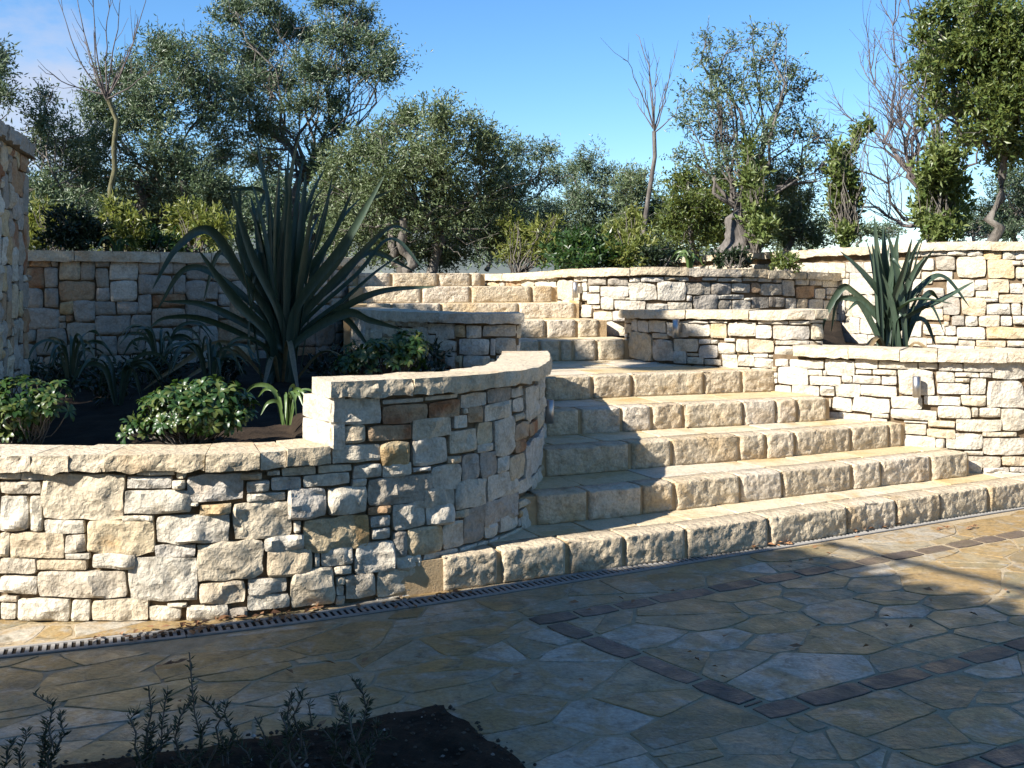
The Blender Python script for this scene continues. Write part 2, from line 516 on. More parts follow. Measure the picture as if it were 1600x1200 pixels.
# ================================================================== LOWER TERRACE
U = np.array([0.871, 0.491]); V_ = np.array([0.491, -0.871])
terrace_me = mesh_np('terrace', np.array([[-9, -9, -0.003], [12, -9, -0.003], [12, 9.6, -0.003], [-9, 9.6, -0.003]], float), np.array([[0, 1, 2, 3]]), False)
terrace = add('terrace', terrace_me, M['bedding'], None, 'structure')

def pave_mat(name, tints, wet=0.42, blotch=1.0):
    tints = [sc3(t) for t in tints]
    m, nt, b, out = new_mat(name)
    vec, rnd = coords(nt)
    n = len(tints)
    base = ramp(nt, rnd, [(i / n, t) for i, t in enumerate(tints)], 'CONSTANT')
    a = noise(nt, vec, 5.5, 7, 0.66, 1.0)
    c = mixc(nt, math_n(nt, 'MULTIPLY', ramp(nt, a, [(0.44, (0, 0, 0)), (0.60, (1, 1, 1))]), 0.75 * blotch), base, sc3((0.44, 0.29, 0.11)))
    a3 = noise(nt, vec, 8.0, 7, 0.7, 0.6)
    c = mixc(nt, math_n(nt, 'MULTIPLY', ramp(nt, a3, [(0.52, (0, 0, 0)), (0.66, (1, 1, 1))]), 0.75 * blotch), c, sc3((0.50, 0.49, 0.44)))
    a2 = noise(nt, vec, 9.0, 7, 0.72, 1.4)
    c = mixc(nt, math_n(nt, 'MULTIPLY', ramp(nt, a2, [(0.32, (1, 1, 1)), (0.48, (0, 0, 0))]), 0.75), c, sc3((0.15, 0.125, 0.075)))
    sp = noise(nt, vec, 55.0, 4, 0.65)
    c = mixc(nt, 1.0, c, ramp(nt, sp, [(0.28, (0.52, 0.52, 0.52)), (0.66, (0.90, 0.90, 0.90))]), 'MULTIPLY')
    nt.links.new(c, b.inputs['Base Color'])
    rr = ramp(nt, noise(nt, vec, 6.0, 4, 0.6), [(0.35, (wet - 0.12,) * 3), (0.7, (wet + 0.22,) * 3)])
    nt.links.new(rr, b.inputs['Roughness'])
    b.inputs['Specular IOR Level'].default_value = 0.35
    h = math_n(nt, 'ADD', noise(nt, vec, 9.0, 5, 0.6, 0.6), math_n(nt, 'MULTIPLY', noise(nt, vec, 60.0, 4, 0.65), 0.25))
    bump(nt, b, h, 0.5, 0.018)
    return m
M['pave'] = pave_mat('crazy_paving', [(0.40, 0.33, 0.19), (0.46, 0.38, 0.23), (0.34, 0.29, 0.17), (0.54, 0.50, 0.41), (0.43, 0.31, 0.15),
                                     (0.36, 0.34, 0.24), (0.48, 0.36, 0.18), (0.30, 0.28, 0.19), (0.60, 0.56, 0.47), (0.38, 0.28, 0.14), (0.41, 0.37, 0.26), (0.32, 0.25, 0.14), (0.45, 0.40, 0.29)])
M['band'] = pave_mat('dark_band_paving', [(0.13, 0.10, 0.085), (0.15, 0.115, 0.095), (0.115, 0.092, 0.082), (0.16, 0.125, 0.10)], blotch=0.15)

def clip_poly(poly, nx, ny, c):
    """keep the part of a convex polygon where nx*x + ny*y <= c"""
    out = []
    for i in range(len(poly)):
        p, q = poly[i], poly[(i + 1) % len(poly)]
        dp, dq = nx * p[0] + ny * p[1] - c, nx * q[0] + ny * q[1] - c
        if dp <= 0: out.append(p)
        if dp * dq < 0:
            t = dp / (dp - dq); out.append((p[0] + t * (q[0] - p[0]), p[1] + t * (q[1] - p[1])))
    return out

def slab(poly, z, th, parent, mat, name, sd, wob=0.006, seg=0.06):
    """a flat stone with an uneven broken outline"""
    pts = []
    for i in range(len(poly)):
        p, q = np.array(poly[i]), np.array(poly[(i + 1) % len(poly)])
        n = max(1, int(np.linalg.norm(q - p) / seg))
        for k in range(n): pts.append(p + (q - p) * k / n)
    pts = np.array(pts)
    # soften the corners
    pts = 0.8 * pts + 0.1 * (np.roll(pts, 1, 0) + np.roll(pts, -1, 0))
    P3 = np.concatenate([pts, np.full((len(pts), 1), sd * 0.77)], 1)
    pts = pts + wob * np.stack([fbm(P3 * 9, 2, sd), fbm(P3 * 9 + 31, 2, sd + 1)], 1)
    c = pts.mean(0); n = len(pts)
    rng = random.Random(sd)
    tx, ty = rng.uniform(-0.006, 0.006), rng.uniform(-0.006, 0.006)
    def zz(q, base): return base + (q[:, 0] - c[0]) * tx + (q[:, 1] - c[1]) * ty
    inner = pts + (c - pts) / np.linalg.norm(pts - c, axis=1)[:, None] * 0.004
    rings = [np.concatenate([pts, np.full((n, 1), z - th)], 1),
             np.concatenate([pts, zz(pts, z - 0.0018)[:, None]], 1),
             np.concatenate([inner, zz(inner, z)[:, None]], 1)]
    V = np.concatenate(rings + [np.array([[c[0], c[1], z]])])
    k = np.arange(n); k2 = (k + 1) % n
    f = [np.stack([k, k2, n + k2, n + k], 1), np.stack([n + k, n + k2, 2 * n + k2, 2 * n + k], 1),
         np.stack([2 * n + k, 2 * n + k2, np.full(n, 3 * n)], 1)]
    return part(name, V, f, mat, parent, smooth=False)

DRAIN = Path([(-3.3, 4.02), (-2.1, 4.43), (-1.14, 4.80), (-0.31, 5.20), (0.65, 5.73), (1.635, 6.28), (3.46, 7.31), (5.6, 8.52)])
C1 = np.array([0.14, 4.86]); C2 = np.array([0.92, 3.84])
LA = (C2 - C1) / np.linalg.norm(C2 - C1)                # band running toward the viewer
BW = 0.062                                              # half width of a dark band
def half(p, d):                                         # half plane left of direction d through p: n.x <= c keeps the right side
    n = np.array([-d[1], d[0]]); return n, float(n @ p)
def perp(d): return np.array([-d[1], d[0]])
nU, cC = half(C1, U); _, cB = half(C2, U)
nA, cA = half(C1, LA)
D1 = C2 + np.array([0.05, -0.72]); _, cD = half(D1, U)
big = [(-4.2, 1.8), (6.0, 1.8), (6.0, 9.2), (-4.2, 9.2)]
def region(hs):
    poly = list(big)
    for (n, c) in hs: poly = clip_poly(poly, n[0], n[1], c)
    return poly
# nU.x > c is the far side of a line along U; nA.x > c is the right side of the band A
far = region([(-nU, -(cC + BW))])
inside = region([(nU, cC - BW), (-nU, -(cB + BW)), (-nA, -(cA + BW))])
left = region([(nU, cC + BW - 0.004), (-nU, -(cB - BW)), (nA, cA - BW)])
left_low = region([(nU, cB - BW), (nA, cA + BW - 0.004)])
below = region([(nU, cB - BW), (-nA, -(cA + BW)), (-nU, -(cD + BW))])
front = region([(nU, cD - BW), (-nA, -(cA + BW))])

def drain_y(x): return float(np.interp(x, DRAIN.p[:, 0], DRAIN.p[:, 1]))
BED = [(-1.7, 3.28), (-1.28, 3.44), (-0.77, 3.63), (-0.45, 3.78), (-0.25, 3.88), (-0.10, 3.65), (0.05, 3.38), (0.22, 2.95), (0.22, 1.2), (-2.6, 1.2), (-2.6, 3.0)]
def in_poly(p, poly):
    c = False
    for i in range(len(poly)):
        a, b = poly[i], poly[i - 1]
        if (a[1] > p[1]) != (b[1] > p[1]) and p[0] < (b[0] - a[0]) * (p[1] - a[1]) / (b[1] - a[1]) + a[0]: c = not c
    return c

prng = random.Random(5)
def pave_region(poly, rmin):
    xs = [p[0] for p in poly]; ys = [p[1] for p in poly]
    pts = []
    for _ in range(6000):
        p = (prng.uniform(min(xs), max(xs)), prng.uniform(min(ys), max(ys)))
        if abs(p[0]) > p[1] * 0.56 + 0.35 or p[1] < 2.1: continue
        ok = True
        for i in range(len(poly)):
            a, b = poly[i], poly[(i + 1) % len(poly)]
            if (b[0] - a[0]) * (p[1] - a[1]) - (b[1] - a[1]) * (p[0] - a[0]) < 0: ok = False; break
        if not ok or p[1] > drain_y(p[0]) + 0.5: continue
        r = rmin * prng.choice((0.6, 0.75, 0.9, 1.1, 1.4, 1.7))
        # stones are longer along the terrace's grain
        def dist(q):
            d = np.array(p) - np.array(q[:2]); return math.hypot(d @ U * 0.72, (d @ V_) * 1.15)
        if all(dist(q) > (r + q[2]) / 2 for q in pts): pts.append((p[0], p[1], r))
    for i, p in enumerate(pts):
        cell = list(poly)
        for j, q in enumerate(pts):
            if i == j: continue
            dx, dy = q[0] - p[0], q[1] - p[1]
            if dx * dx + dy * dy > 1.6: continue
            # anisotropic, weighted bisector
            du = dx * U[0] + dy * U[1]; dv = dx * V_[0] + dy * V_[1]
            ax, ay = 0.52 * du * U[0] + 1.32 * dv * V_[0], 0.52 * du * U[1] + 1.32 * dv * V_[1]
            w = p[2] / (p[2] + q[2]); w = 0.5 + (w - 0.5) * 0.7
            mx, my = p[0] + dx * w, p[1] + dy * w
            cell = clip_poly(cell, ax, ay, ax * mx + ay * my)
            if len(cell) < 3: break
        if len(cell) < 3: continue
        # keep clear of the gutter and of the planting bed
        cx = sum(c[0] for c in cell) / len(cell)
        s = min(range(len(DRAIN.p)), key=lambda k: abs(DRAIN.p[k, 0] - cx))
        nn = -DRAIN.n[s]; c0 = float(nn @ DRAIN.p[s]) - 0.085
        if nn @ np.array(p[:2]) > c0 + 0.085: 
            cell = clip_poly(cell, -nn[0], -nn[1], -(c0 + 0.17))
        else:
            cell = clip_poly(cell, nn[0], nn[1], c0)
        if len(cell) < 3: continue
        if all(in_poly(c, BED) for c in cell): continue
        # a few stones are cracked across into angular shards
        pieces = [cell]
        if prng.random() < 0.38:
            th = prng.uniform(0, PI); nx, ny = math.cos(th), math.sin(th)
            m0 = np.mean(np.array(cell), 0) + np.array([prng.uniform(-0.04, 0.04), prng.uniform(-0.04, 0.04)])
            c_ = nx * m0[0] + ny * m0[1]
            pieces = [clip_poly(cell, nx, ny, c_), clip_poly(cell, -nx, -ny, -c_)]
        for cell in pieces:
            if len(cell) < 3: continue
            ctr = np.mean(np.array(cell), 0)
            g = prng.uniform(0.003, 0.006)
            shr = []
            for c in cell:
                v = np.array(c) - ctr; L = np.linalg.norm(v)
                shr.append(tuple(ctr + v * max(0.3, 1 - g / max(L, 1e-3))))
            area = 0.5 * abs(sum(shr[k][0] * shr[(k + 1) % len(shr)][1] - shr[(k + 1) % len(shr)][0] * shr[k][1] for k in range(len(shr))))
            if area < 0.003: continue
            slab(shr, prng.uniform(-0.002, 0.002), 0.03, terrace, M['pave'], 'paving_stone', nseed(), 0.009)

for poly, r in ((far, 0.27), (inside, 0.26), (left, 0.28), (left_low, 0.28), (below, 0.26), (front, 0.28)):
    if len(poly) >= 3: pave_region(poly, r)

def band(p, d, length, rng):
    t = 0.0
    n = perp(d)
    while t < length:
        l = rng.uniform(0.20, 0.36)
        a = p + d * (t + 0.006); b = p + d * (min(t + l, length) - 0.006)
        w = BW - 0.006
        poly = [tuple(a - n * w), tuple(b - n * w), tuple(b + n * w), tuple(a + n * w)]
        slab(poly, rng.uniform(-0.002, 0.003), 0.03, terrace, M['band'], 'band_stone', nseed(), 0.004)
        t += l
brng = random.Random(8)
band(C1 - U * 0.06, U, 4.6, brng)
band(C1 + LA * 0.068, LA, float(np.linalg.norm(C2 - C1)) - 0.14, brng)
band(C2 - U * 0.06, U, 2.4, brng)
band(D1 - U * 0.55, U, 2.6, brng)

# ================================================================== STEPS
steps = thing('stone_steps', (1.4, 7.6, 0), 'broad flight of rough pale limestone steps climbing between the curved walls', 'steps')
Z = [0, 0.165, 0.33, 0.495, 0.66, 0.825, 1.0, 1.156, 1.30, 1.456, 1.587]
NOSE = {
 1: [(-0.62, 5.19), (-0.346, 5.32), (0.25, 5.62), (1.10, 6.02), (3.41, 7.28), (5.4, 8.36)],
 2: [(-0.35, 5.83), (0.053, 5.99), (0.557, 6.20), (1.05, 6.455), (3.17, 7.52)],
 3: [(-0.02, 6.48), (0.195, 6.58), (0.58, 6.76), (1.165, 7.03), (1.886, 7.33), (2.84, 7.80)],
 4: [(-0.02, 7.05), (0.32, 7.18), (0.626, 7.30), (1.25, 7.545), (2.33, 7.95)],
 5: [(-0.02, 7.62), (0.23, 7.74), (0.68, 7.93), (1.11, 8.10), (2.06, 8.42)],
 6: [(-0.2, 9.24), (0.385, 9.33), (1.06, 9.50)],
 7: [(-0.45, 9.66), (0.2, 9.78), (0.87, 9.95)],
 8: [(-1.55, 9.95), (-0.6, 10.10), (0.64, 10.35)],
 9: [(-1.55, 10.28), (-0.6, 10.46), (0.45, 10.75)],
 10: [(-1.62, 10.62), (-1.0, 10.80), (-0.28, 11.08)]}
JOINTS = {
 1: [688, 778, 885, 973, 1070, 1198, 1320, 1397, 1465, 1540, 1602],
 2: [814, 836, 916, 1000, 1051, 1154, 1219, 1328, 1374, 1452, 1509],
 3: [848, 983, 1048, 1153, 1195, 1239, 1328, 1386, 1409],
 4: [848, 905, 970, 1016, 1067, 1159, 1210, 1243, 1291],
 5: [848, 924, 986, 1098, 1158, 1211],
 6: [800, 843, 874, 895, 932, 976],
 7: [800, 852, 901, 936],
 8: [572, 611, 690, 810, 898],
 9: [566, 658, 735, 830, 864],
 10: [556, 611, 684, 735, 752]}
for n in range(1, 11):
    p = Path(NOSE[n])
    zt, zb = Z[n], Z[n - 1]
    mid = p.pos(p.L / 2)
    depth = 2.4 if n == 5 else (1.6 if n == 10 else 0.95)
    m = max(6, int(p.L / 0.15))
    s = np.linspace(0, p.L, m)
    rows = [p.xyz(s, np.full(m, 0.010), np.full(m, -0.02)), p.xyz(s, np.full(m, 0.004), np.full(m, zt - 0.008)),
            p.xyz(s, np.full(m, -depth), np.full(m, zt - 0.012)), p.xyz(s, np.full(m, -depth), np.full(m, -0.02))]
    Vv = np.stack(rows, 1).reshape(-1, 3); i = np.arange(m - 1)
    ends = np.array([[0, 1, 2, 3], [(m - 1) * 4 + 3, (m - 1) * 4 + 2, (m - 1) * 4 + 1, (m - 1) * 4]])
    step = part('step', Vv, [grid_faces(m, 4), np.stack([i * 4 + 3, i * 4 + 7, i * 4 + 4, i * 4], 1), ends], M['mortar'], steps, smooth=False)
    # rock-faced riser blocks
    js = [p.hit(x) for x in JOINTS[n]]
    js = [j for j in js if j is not None]
    if n == 1:
        last = js[-1]
        js += [last + 0.42, last + 0.95, last + 1.5]
    rng = random.Random(100 + n)
    bdep = 0.15
    for k, (a, b) in enumerate(zip(js[:-1], js[1:])):
        if n == 2 and k == 0: continue                 # plain mortar where the step meets the wall
        sd = nseed()
        gap = rng.uniform(0.014, 0.034)
        a2, b2 = a + gap / 2, b - gap / 2
        res = 0.011 if n <= 3 else (0.014 if n <= 5 else 0.02)
        nu = int(max(6, (b2 - a2) / res)) + 1; hh = zt - zb
        vrow = [-0.01, 0.02, 0.09, 0.16, 0.23, 0.30, 0.37, 0.44, 0.51, 0.58, 0.65, 0.72, 0.79, 0.86, 0.93, 0.975]
        ss = np.linspace(a2, b2, nu)
        rows = []
        tip = rng.uniform(-0.004, 0.008)
        for q in vrow:
            P = np.stack([ss, np.full(nu, q * hh), np.full(nu, sd * 1.3)], 1)
            e = np.minimum(1, np.minimum(ss - a2, b2 - ss) / 0.016); e = np.sqrt(np.clip(e, 0, 1))
            e = np.maximum(e, 0.0)
            prof = 0.020 + 0.006 * math.sin(PI * min(1, max(0, q)))
            d = prof + 0.006 * fbm(P * 9, 2, sd) + 0.006 * vnoise(P * 26, sd + 2) - 0.008 * np.abs(vnoise(P * 44, sd + 3)) - 0.005 * np.abs(vnoise(P * 75, sd + 4)) + 0.004 + tip
            d = (d - 0.004) * (0.45 + 0.55 * e) * (0.6 if q < 0 else 1) + 0.004
            zz = zb + q * hh + 0.003 * fbm(P * 20, 2, sd + 9)
            rows.append(p.xyz(ss, d, zz))
        P = np.stack([ss, np.full(nu, hh), np.full(nu, sd * 1.3)], 1)
        rows.append(p.xyz(ss, 0.013 + 0.008 * fbm(P * 22, 3, sd) + tip * 0.7, zt - 0.003 + 0.004 * fbm(P * 9, 2, sd)))
        rows.append(p.xyz(ss, -0.04 + 0.004 * fbm(P * 14, 2, sd), zt + 0.002 + 0.003 * fbm(P * 9 + 3, 2, sd)))
        rows.append(p.xyz(ss, np.full(nu, -bdep), np.full(nu, zt - 0.001)))
        rows.append(p.xyz(ss, np.full(nu, -bdep), np.full(nu, zb + 0.01)))
        mrow = len(rows)
        Vv = np.stack(rows, 1).reshape(-1, 3)
        faces = [list(f) for f in grid_faces(nu, mrow)] + [list(range(mrow)), list(range((nu - 1) * mrow + mrow - 1, (nu - 1) * mrow - 1, -1))]
        part('block', Vv, faces, M['block'], step)
    # flagstones of the tread behind the blocks
    tdep = {1: 0.60, 2: 0.60, 3: 0.62, 4: 0.66, 5: 1.75, 10: 1.0}.get(n, 0.50)
    rowsd = [(bdep + 0.006, tdep)] if n != 5 else [(bdep + 0.006, 0.55), (0.562, 1.05), (1.062, 1.70)]
    for (d0, d1) in rowsd:
        t = 0.0
        while t < p.L - 0.02:
            l = rng.uniform(0.30, 0.62)
            e = min(t + l, p.L)
            sk = rng.uniform(-0.07, 0.07); sk2 = rng.uniform(-0.07, 0.07)
            q = [p.xyz(np.array([t + 0.006 + (sk0 if t > 0 else 0)]), np.array([-d0]), 0)[0][:2] for sk0 in (0,)]
            q = []
            for (s_, d_) in ((t + 0.005, d0), (e - 0.005, d0), (e - 0.005 + sk, d1), (t + 0.005 + (lsk if t > 0 else 0), d1)) if t > 0 else ((t, d0), (e - 0.005, d0), (e - 0.005 + sk, d1), (t, d1)):
                q.append(tuple(p.xyz(np.array([s_]), np.array([-d_]), 0)[0][:2]))
            lsk = sk
            slab(q, zt + rng.uniform(-0.003, 0.002), 0.02, step, M['tread'], 'tread_slab', nseed(), 0.004)
            t = e

# ================================================================== WALLS
# ---- front curved wall, low at the left, a taller pier at the right
W1 = Path([(-4.0, 5.42), (-3.1, 4.99), (-2.3, 4.86), (-1.7, 4.84), (-1.30, 4.88), (-0.84, 5.06), (-0.35, 5.36), (0.015, 5.84), (0.165, 6.45), (0.203, 7.1), (0.20, 7.72)])
sP = W1.hit(516)
w1 = thing('curved_wall', (-0.9, 5.1, 0), 'pale rubble wall in front, low at left and stepping up to a rounded pier beside the steps', 'wall')
w1top = 0.672
def pier_top(s): return 1.058 - 0.035 * max(0, (s - sP)) / (W1.L - sP)
wall_core(w1, W1, 0, sP + 0.02, -0.02, w1top, 0.30)
wall_core(w1, W1, sP + 0.012, W1.L, -0.02, lambda s: pier_top(s) - 0.074, 0.26)
T2 = [(0,505,95,540),(95,505,195,545),(0,545,185,605),(190,515,545,718),(565,525,765,580),(610,497,780,523),(770,540,830,585),(553,585,850,695),
 (835,512,1090,640),(1070,510,1170,545),(1190,500,1250,525),(1255,482,1410,525),(1420,475,1570,510),(1100,545,1205,600),(1207,528,1345,588),(1350,515,1560,570),
 (0,612,130,772),(135,612,190,770),(200,720,378,785),(545,700,685,728),(385,725,690,875,'ochre'),(695,700,1025,825),(890,648,1035,700,'ochre'),(850,640,888,660),
 (1035,640,1305,808),(1100,600,1275,640),(1275,582,1460,720),(1465,572,1635,695),(1310,725,1345,780),
 (0,775,45,885),(48,775,283,893),(290,785,380,865),(290,868,400,897),(690,830,875,888),(880,820,1175,990),(1178,790,1360,862),(1352,705,1652,860,'ochre'),
 (1190,850,1400,975),(1402,865,1428,930),(1432,845,1575,925),
 (0,890,160,965),(163,899,388,948),(412,867,605,940),(575,880,885,1090),(168,950,570,1068),(0,968,165,1055),(887,995,1095,1100),(1105,982,1280,1050),(1300,937,1490,1105),
 (1490,925,1570,965),(1100,1052,1293,1122),(0,1060,75,1088),(0,1092,75,1165),(80,1070,312,1172),(315,1074,405,1172),(412,1072,665,1172),(668,1105,810,1172),(745,1092,835,1112),(832,1100,1020,1165)]
T3 = [(207,588,495,740),(500,592,735,620),(740,572,930,598),(207,745,405,850),(415,740,665,832,'rust'),(500,625,755,735,'rust'),(760,600,940,700,'rust'),(940,560,1090,640),
 (1095,530,1225,615,'grey'),(1230,525,1300,585),(1310,520,1385,710),(207,852,485,960),(490,832,655,970,'ochre'),(670,700,895,820),(905,688,985,760),(950,645,985,680),
 (985,630,1070,730,'rust'),(1080,610,1235,710),(1240,590,1300,670),(1250,675,1305,715),(665,820,870,970),(885,770,1035,905),(1040,722,1130,855,'ochre'),(1140,698,1250,910),
 (1250,725,1330,820,'rust'),(1335,720,1382,800,'rust'),(1255,825,1310,900,'rust'),(1312,812,1412,1025)]
T4 = [(55,125,280,238),(290,118,515,222),(525,145,660,185),(50,240,165,300),(170,215,680,435,'grey'),(670,130,905,330),(790,65,900,122),(910,45,1045,250,'grey'),(1050,20,1175,225,'grey'),
 (1185,65,1278,190),(1282,45,1400,245),(1405,10,1550,215),(0,300,160,515),(175,452,358,520,'rust'),(365,425,620,640),(610,310,850,460),(625,440,852,605),(855,245,1100,475),
 (1105,195,1282,400),(1282,245,1350,360),(1352,235,1448,345),(1450,190,1560,320,'grey'),(855,480,965,545),(915,455,1090,740,'grey'),(1092,375,1350,580,'grey'),(1085,590,1185,700),(1210,520,1335,640),
 (195,528,350,618),(205,625,350,712),(365,650,480,860,'grey'),(475,610,755,830,'ochre'),(755,570,920,780),(75,735,385,980),(395,835,590,950),(0,770,60,905),(0,990,235,1170),(245,935,575,1150),(240,1155,540,1195)]
tr = traced_sz(W1, T2, 0, 560, 0.35) + traced_sz(W1, T3, 460, 460, 0.275) + traced_sz(W1, T4, 540, 700, 0.2)
lay_stones(w1, W1, [(0.0, sP + 0.01, 0.0, w1top - 0.004), (sP + 0.002, W1.L - 0.15, 0.0, 0.955)], tr, 0.016, 21, bulge=0.027, rough=0.015)
# left end of the pier, turned toward the sun
END = Path([(-1.02, 5.275), (-0.838, 5.052)], smooth=False)
e0 = END.L
for (z0, z1) in ((0.735, 0.858), (0.862, 0.978)):
    stone_piece(w1, END, [(0.0, z0), (e0 + 0.012, z0), (e0 + 0.012, z1), (0.0, z1)], 0.016, M['stone'], 0.016, 0.007, round_k=0.05)
low_j = [W1.hit(x) for x in (55, 113, 168, 322, 405, 446, 514)]
low_j = [0.02, 0.55, 0.95, 1.25] + [j for j in low_j if j and j > 1.45]
coping(w1, W1, 0.02, sP - 0.004, 0.750, 0.076, 0.042, 0.27, 31, joints=low_j, rough=0.014, res=0.018)
pj = [sP - 0.012] + [W1.hit(x) for x in (640, 765)] + [W1.L - 0.10]
coping(w1, W1, 0, 0, pier_top, 0.078, 0.045, 0.275, 32, joints=pj, rough=0.014, res=0.018)

# ---- low wall beyond the pier, left of the upper steps
W2 = Path([(-1.50, 10.0), (-1.30, 9.35), (-0.95, 8.75), (-0.62, 8.42), (-0.36, 8.27), (-0.1, 8.265), (0.055, 8.285)])
w2 = thing('retaining_wall', (-0.2, 8.4, 0.7), 'short pale pier wall with flat cap at left of the landing, beyond the rounded pier', 'wall')
wall_core(w2, W2, 0, W2.L, 0.55, 1.195, 0.28)
T = [(960,560,1105,680),(1110,560,1412,665),(895,680,1170,825),(1175,680,1225,830),(1230,675,1412,820),(935,830,1180,940),(1230,825,1412,950),(860,560,955,670,'ochre'),(855,830,930,940,'ochre')]
lay_stones(w2, W2, [(0, W2.L - 0.005, 0.75, 1.192)], traced_sz(W2, T, 560, 410, 0.175), 0.026, 22)
W2E = Path([(0.062, 8.30), (0.03, 8.75), (-0.12, 9.4), (-0.35, 9.9)])
lay_stones(w2, W2E, [(0, W2E.L, 0.80, 1.192)], [], 0.04, 23)
wall_core(w2, W2E, 0.0, W2E.L, 0.55, 1.19, 0.25)
coping(w2, W2, 0.0, W2.L + 0.035, 1.268, 0.076, 0.04, 0.30, 33, rough=0.012)

# ---- stepped wall at the right of the steps
W34 = Path([(0.98, 9.62), (1.22, 9.02), (1.62, 8.66), (2.02, 8.40), (2.37, 8.12), (2.77, 7.82), (3.18, 7.64), (3.63, 7.60), (4.4, 7.68), (5.2, 7.9)])
W3P = Path([(0.98, 9.62), (1.22, 9.02), (1.60, 8.68), (1.95, 8.47), (2.22, 8.40), (2.44, 8.46)])
s3 = W3P.L; s4 = W34.hit(1243); s4b = W34.hit(1206)
w34 = thing('stepped_wall', (2.3, 8.3, 0), 'sunlit pale rubble wall stepping down along the right side of the steps', 'wall')
def z3(s): return 1.256 + 0.036 * min(1, max(0, s / s3))
wall_core(w34, W3P, 0, s3, -0.02, lambda s: z3(s) - 0.07, 0.28)
wall_core(w34, W34, s4b, W34.L, -0.02, 0.945, 0.28)
T3a = [(190,608,395,725),(10,590,105,718),(395,605,550,740,'ochre'),(555,585,805,720),(390,577,550,600),(195,575,385,603),(825,578,1095,610),(1100,578,1290,612),(805,618,950,735),
 (955,617,1285,748),(1295,602,1408,745),(1290,568,1408,598),(980,752,1280,795),(1285,757,1402,800),(70,735,290,850),(295,742,403,790),(407,747,470,790),(520,732,620,770),(625,740,738,865),
 (742,750,968,865),(65,850,185,960),(190,867,295,895),(300,797,465,915),(470,775,618,875),(190,902,340,968),(345,920,500,975),(500,880,640,1000),(645,880,795,985),(780,870,915,908),(920,882,970,908),(790,912,980,1000),(970,800,1180,905)]
T3b = [(800,565,970,630),(972,562,1060,680,'ochre'),(795,632,870,690),(875,636,970,690),(1070,570,1120,670),(1125,577,1220,680),(1225,572,1375,685),(840,692,1030,730),(1040,692,1250,930,'ochre'),(1252,690,1390,738),(1255,742,1435,935),(1438,850,1555,955)]
T4a = [(45,120,130,172),(135,125,350,182),(58,175,255,282),(250,190,340,230),(345,195,370,228),(355,128,540,225),(545,122,685,186),(548,190,648,220),(655,190,805,225),(690,137,935,186),(940,147,1062,188),
 (1065,150,1220,200),(1010,124,1220,147),(1222,132,1415,205),(1405,137,1610,250),(262,232,455,288),(462,228,525,270),(530,227,705,280),(710,230,805,285),(810,190,1045,350),(1048,205,1166,270),
 (1170,207,1320,238),(1322,210,1398,242),(1168,242,1262,272),(1265,244,1362,345),(45,288,145,340),(150,287,320,355),(325,292,416,355),(420,277,575,360),(578,290,808,358),(1055,277,1258,345),
 (1050,305,1052,306),(1368,258,1598,425),(770,357,965,432),(975,355,1206,413),(1210,352,1365,418),(405,362,525,455),(527,364,762,458),(355,372,395,430),(768,437,1056,503),(1060,420,1268,495),
 (1272,427,1316,488),(1320,427,1456,490),(1460,437,1610,570),(380,462,640,512),(648,464,755,492),(640,494,745,520),(850,512,1000,525),(840,527,990,597),(1000,507,1170,553),(992,560,1170,618),
 (1175,502,1460,576),(842,604,1045,690),(1048,622,1105,692),(1110,590,1340,692),(1342,580,1555,610),(1342,616,1610,722),(1225,698,1345,726),(1250,730,1458,806),(1465,734,1610,792),(1240,762,1338,835),(1345,802,1510,835),(1515,797,1610,832)]
T4a = [t for t in T4a if t[2] - t[0] > 4]
tr = traced_sz(W3P, T3a, 1040, 400, 0.175) + traced_sz(W3P, T3b, 800, 400, 0.175)
lay_stones(w34, W3P, [(0.05, s3, 0.70, 1.186)], tr, 0.022, 24, bulge=0.024)
lay_stones(w34, W34, [(s4b, W34.L, 0.13, 0.943)], traced_sz(W34, T4a, 1200, 530, 0.25), 0.022, 124, bulge=0.024)
coping(w34, W3P, 0.0, s3 + 0.02, z3, 0.07, 0.045, 0.30, 34, joints=[0.02] + [W3P.hit(x) for x in (1000, 1075, 1148, 1172, 1270)] + [s3 + 0.02])
coping(w34, W34, 0, 0, 1.02, 0.076, 0.05, 0.30, 35, joints=[s4] + [W34.hit(x) for x in (1330, 1408, 1465, 1568)] + [W34.hit(1568) + 0.55, W34.L])

# ---- upper wall round the top planter
W5 = Path([(-0.36, 11.55), (0.0, 11.2), (0.42, 10.80), (0.64, 10.42), (0.86, 10.12), (1.2, 10.0), (1.7, 10.06), (2.3, 10.3), (2.9, 10.62), (3.42, 11.0)])
w5 = thing('planter_wall', (1.3, 10.2, 0.9), 'curved pale rubble wall of the upper planter above the landing', 'wall')
Y5 = [(742, 431), (800, 427.5), (850, 424.5), (900, 420.5), (950, 418.5), (1040, 418), (1150, 420), (1230, 423), (1320, 427)]
k5 = [(W5.hit(x), W5.pos(W5.hit(x))[1], y) for x, y in Y5 if W5.hit(x) is not None]
k5 = sorted((s, EYE - (y - HY) / FPX * d) for s, d, y in k5)
def z5(s): return float(np.interp(s, [k[0] for k in k5], [k[1] for k in k5]))
wall_core(w5, W5, 0, W5.L, 0.8, lambda s: z5(s) - 0.07, 0.28)
T5a = [(205,225,390,270),(400,217,545,395),(550,245,610,400),(680,190,840,258,'grey'),(855,197,1035,262,'grey'),(1045,192,1145,235),(1150,187,1355,233),(1360,184,1500,215),(690,268,782,325),
 (790,267,1040,365),(1045,240,1290,395),(1300,228,1550,400),(670,335,782,428),(790,367,908,478),(915,397,1190,480),(1200,422,1390,480),(720,437,785,470),(615,432,715,550),(900,367,1055,390)]
